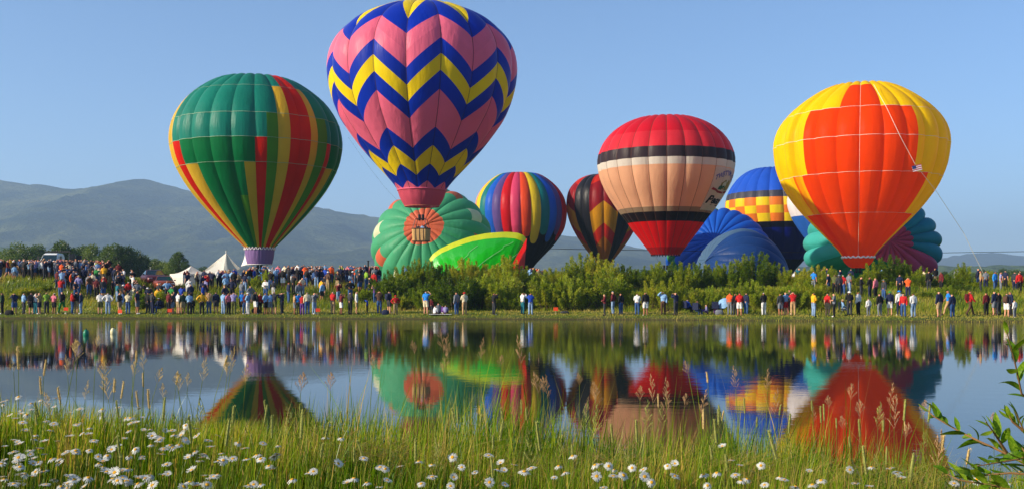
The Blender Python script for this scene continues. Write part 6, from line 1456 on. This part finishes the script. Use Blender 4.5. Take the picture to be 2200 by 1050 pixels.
# orange marker signs on stakes
mor = plain('marker_orange', '#e8481a', .7, var=.06)
for px, py, fy, tilt, lab in ((1194, 663, 677, .0, 'orange marker board on a stake, alone right of centre'), (142, 663, 677, .06, 'orange marker board beside the person in green trousers'), (258, 668, 677, -.1, 'orange marker board in front of the khaki shorts'), (365, 666, 677, .05, 'orange marker board left of the maroon jacket'), (683, 665, 676, .1, 'orange marker board right of the grey jacket')):
    Yq = ray_ground(px, fy); Yq = max(Yq, float(shore((px - 1100) / F * Yq)) + .8); x = (px - 1100) / F * Yq; z = hz(x, Yq); zc = EYE + (HZ - py) / F * Yq - z
    t = thing('marker_sign', lab, 'marker sign', (x, Yq, z), tilt, 'orange marker boards along the shore')
    m = MB(); m.box((0, -.02, zc), (.34, .02, .26)); m.obj('board', mor, t); m = MB(); m.box((0, 0, zc / 2), (.035, .02, zc)); m.obj('stake', plain('stake_wood', '#c8b48c', .8), t)
# floating buoys
for px, py, c, lab in ((185, 716, '#0e7a58', 'green buoy floating near the left shore'), (243, 712, '#d8d0a0', 'pale yellow buoy floating right of the green one')):
    Yq = EYE / ((py + 4 - HZ) / F); x = (px - 1100) / F * Yq; t = thing('buoy', lab, 'buoy', (x, Yq, -.02), 0, 'buoys on the pond')
    m = MB(); m.lathe([(0, -.1), (.09, -.06), (.13, .05), (.13, .16), (.09, .26), (.04, .30), (0, .31)], (0, 0, 0), 14); m.obj('float', plain('buoy_' + c[1:], c, .4, var=.05), t, True); m = MB(); m.lathe([(.03, .30), (.035, .34), (0, .36)], (0, 0, 0), 8); m.obj('cap', blackp, t)
# small dome tent and bags on the shore
def shore_pt(px, fy):
    Yq = ray_ground(px, fy); x = (px - 1100) / F * Yq; return Vector((x, Yq, hz(x, Yq)))
p = shore_pt(1555, 674); t = thing('folded_umbrella', 'blue grey umbrella shade left of the orange shirt', 'umbrella', p, .3)
m = MB()
for r_, z_ in ((0, 1),): pass
V = []; n_ = 8
for i, q in enumerate(np.linspace(0, 1, 6)):
    for k in range(n_ + 1): a = 2 * math.pi * k / n_; V.append((q * .55 * math.cos(a), q * .55 * math.sin(a) * 1.0, .28 - .32 * q ** 2 - .03 * (k % 2) * q))
uo = link('canopy', mk('canopy', V, grid_faces(n_ + 1, 6), [cmat('light blue')], smooth=False), t); uo.location = (0, 0, .85); uo.rotation_euler = (.35, -.8, 0)
m = MB(); m.tube([(0, 0, 1.05), (.35, -.1, .35)], .012, 5); m.obj('shaft', dark_metal, t)
for px, fy, c, sx, lab in ((1213, 673, 'charcoal', .32, 'dark bag lying right of the lone orange marker'), (828, 675, 'navy', .26, 'navy backpack on the ground behind the brown jacket'), (20, 676, 'black', .3, 'black bag at the feet of the leftmost people'), (550, 671, 'black', .3, 'black dog shaped bundle in the grass left of the red jacket'), (1545, 675, 'grey', .3, 'grey bucket beside the umbrella')):
    p = shore_pt(px, fy); m = MB(); h0 = .36 if px != 1213 else .2
    V = [Vector((a * sx * k, b * .16 * k, z_ * h0)) for z_, k in ((0, .9), (.3, 1.05), (.75, .95), (1, .6)) for a, b in ((-1, -.7), (-.7, -1), (.7, -1), (1, -.7), (1, .7), (.7, 1), (-.7, 1), (-1, .7))]
    m.add(V, [(i * 8 + k, i * 8 + (k + 1) % 8, (i + 1) * 8 + (k + 1) % 8, (i + 1) * 8 + k) for i in range(3) for k in range(8)] + [tuple(24 + k for k in range(8))])
    m.tube([(-.08, 0, h0), (-.05, 0, h0 + .09), (.05, 0, h0 + .09), (.08, 0, h0)], .012, 4); o = m.obj('bag', cmat(c), smooth=True); o.location = p; tag(o, lab.replace('dog shaped ', ''), 'bucket' if 'bucket' in lab else 'bag')
m = MB(); p = shore_pt(946, 676); m.box((0, 0, .02), (1.7, 1.0, .02)); o = m.obj('picnic_blanket', cmat('white')); o.location = p + Vector((0, .1, .03)); tag(o, 'pale picnic blanket under the seated group', 'blanket')
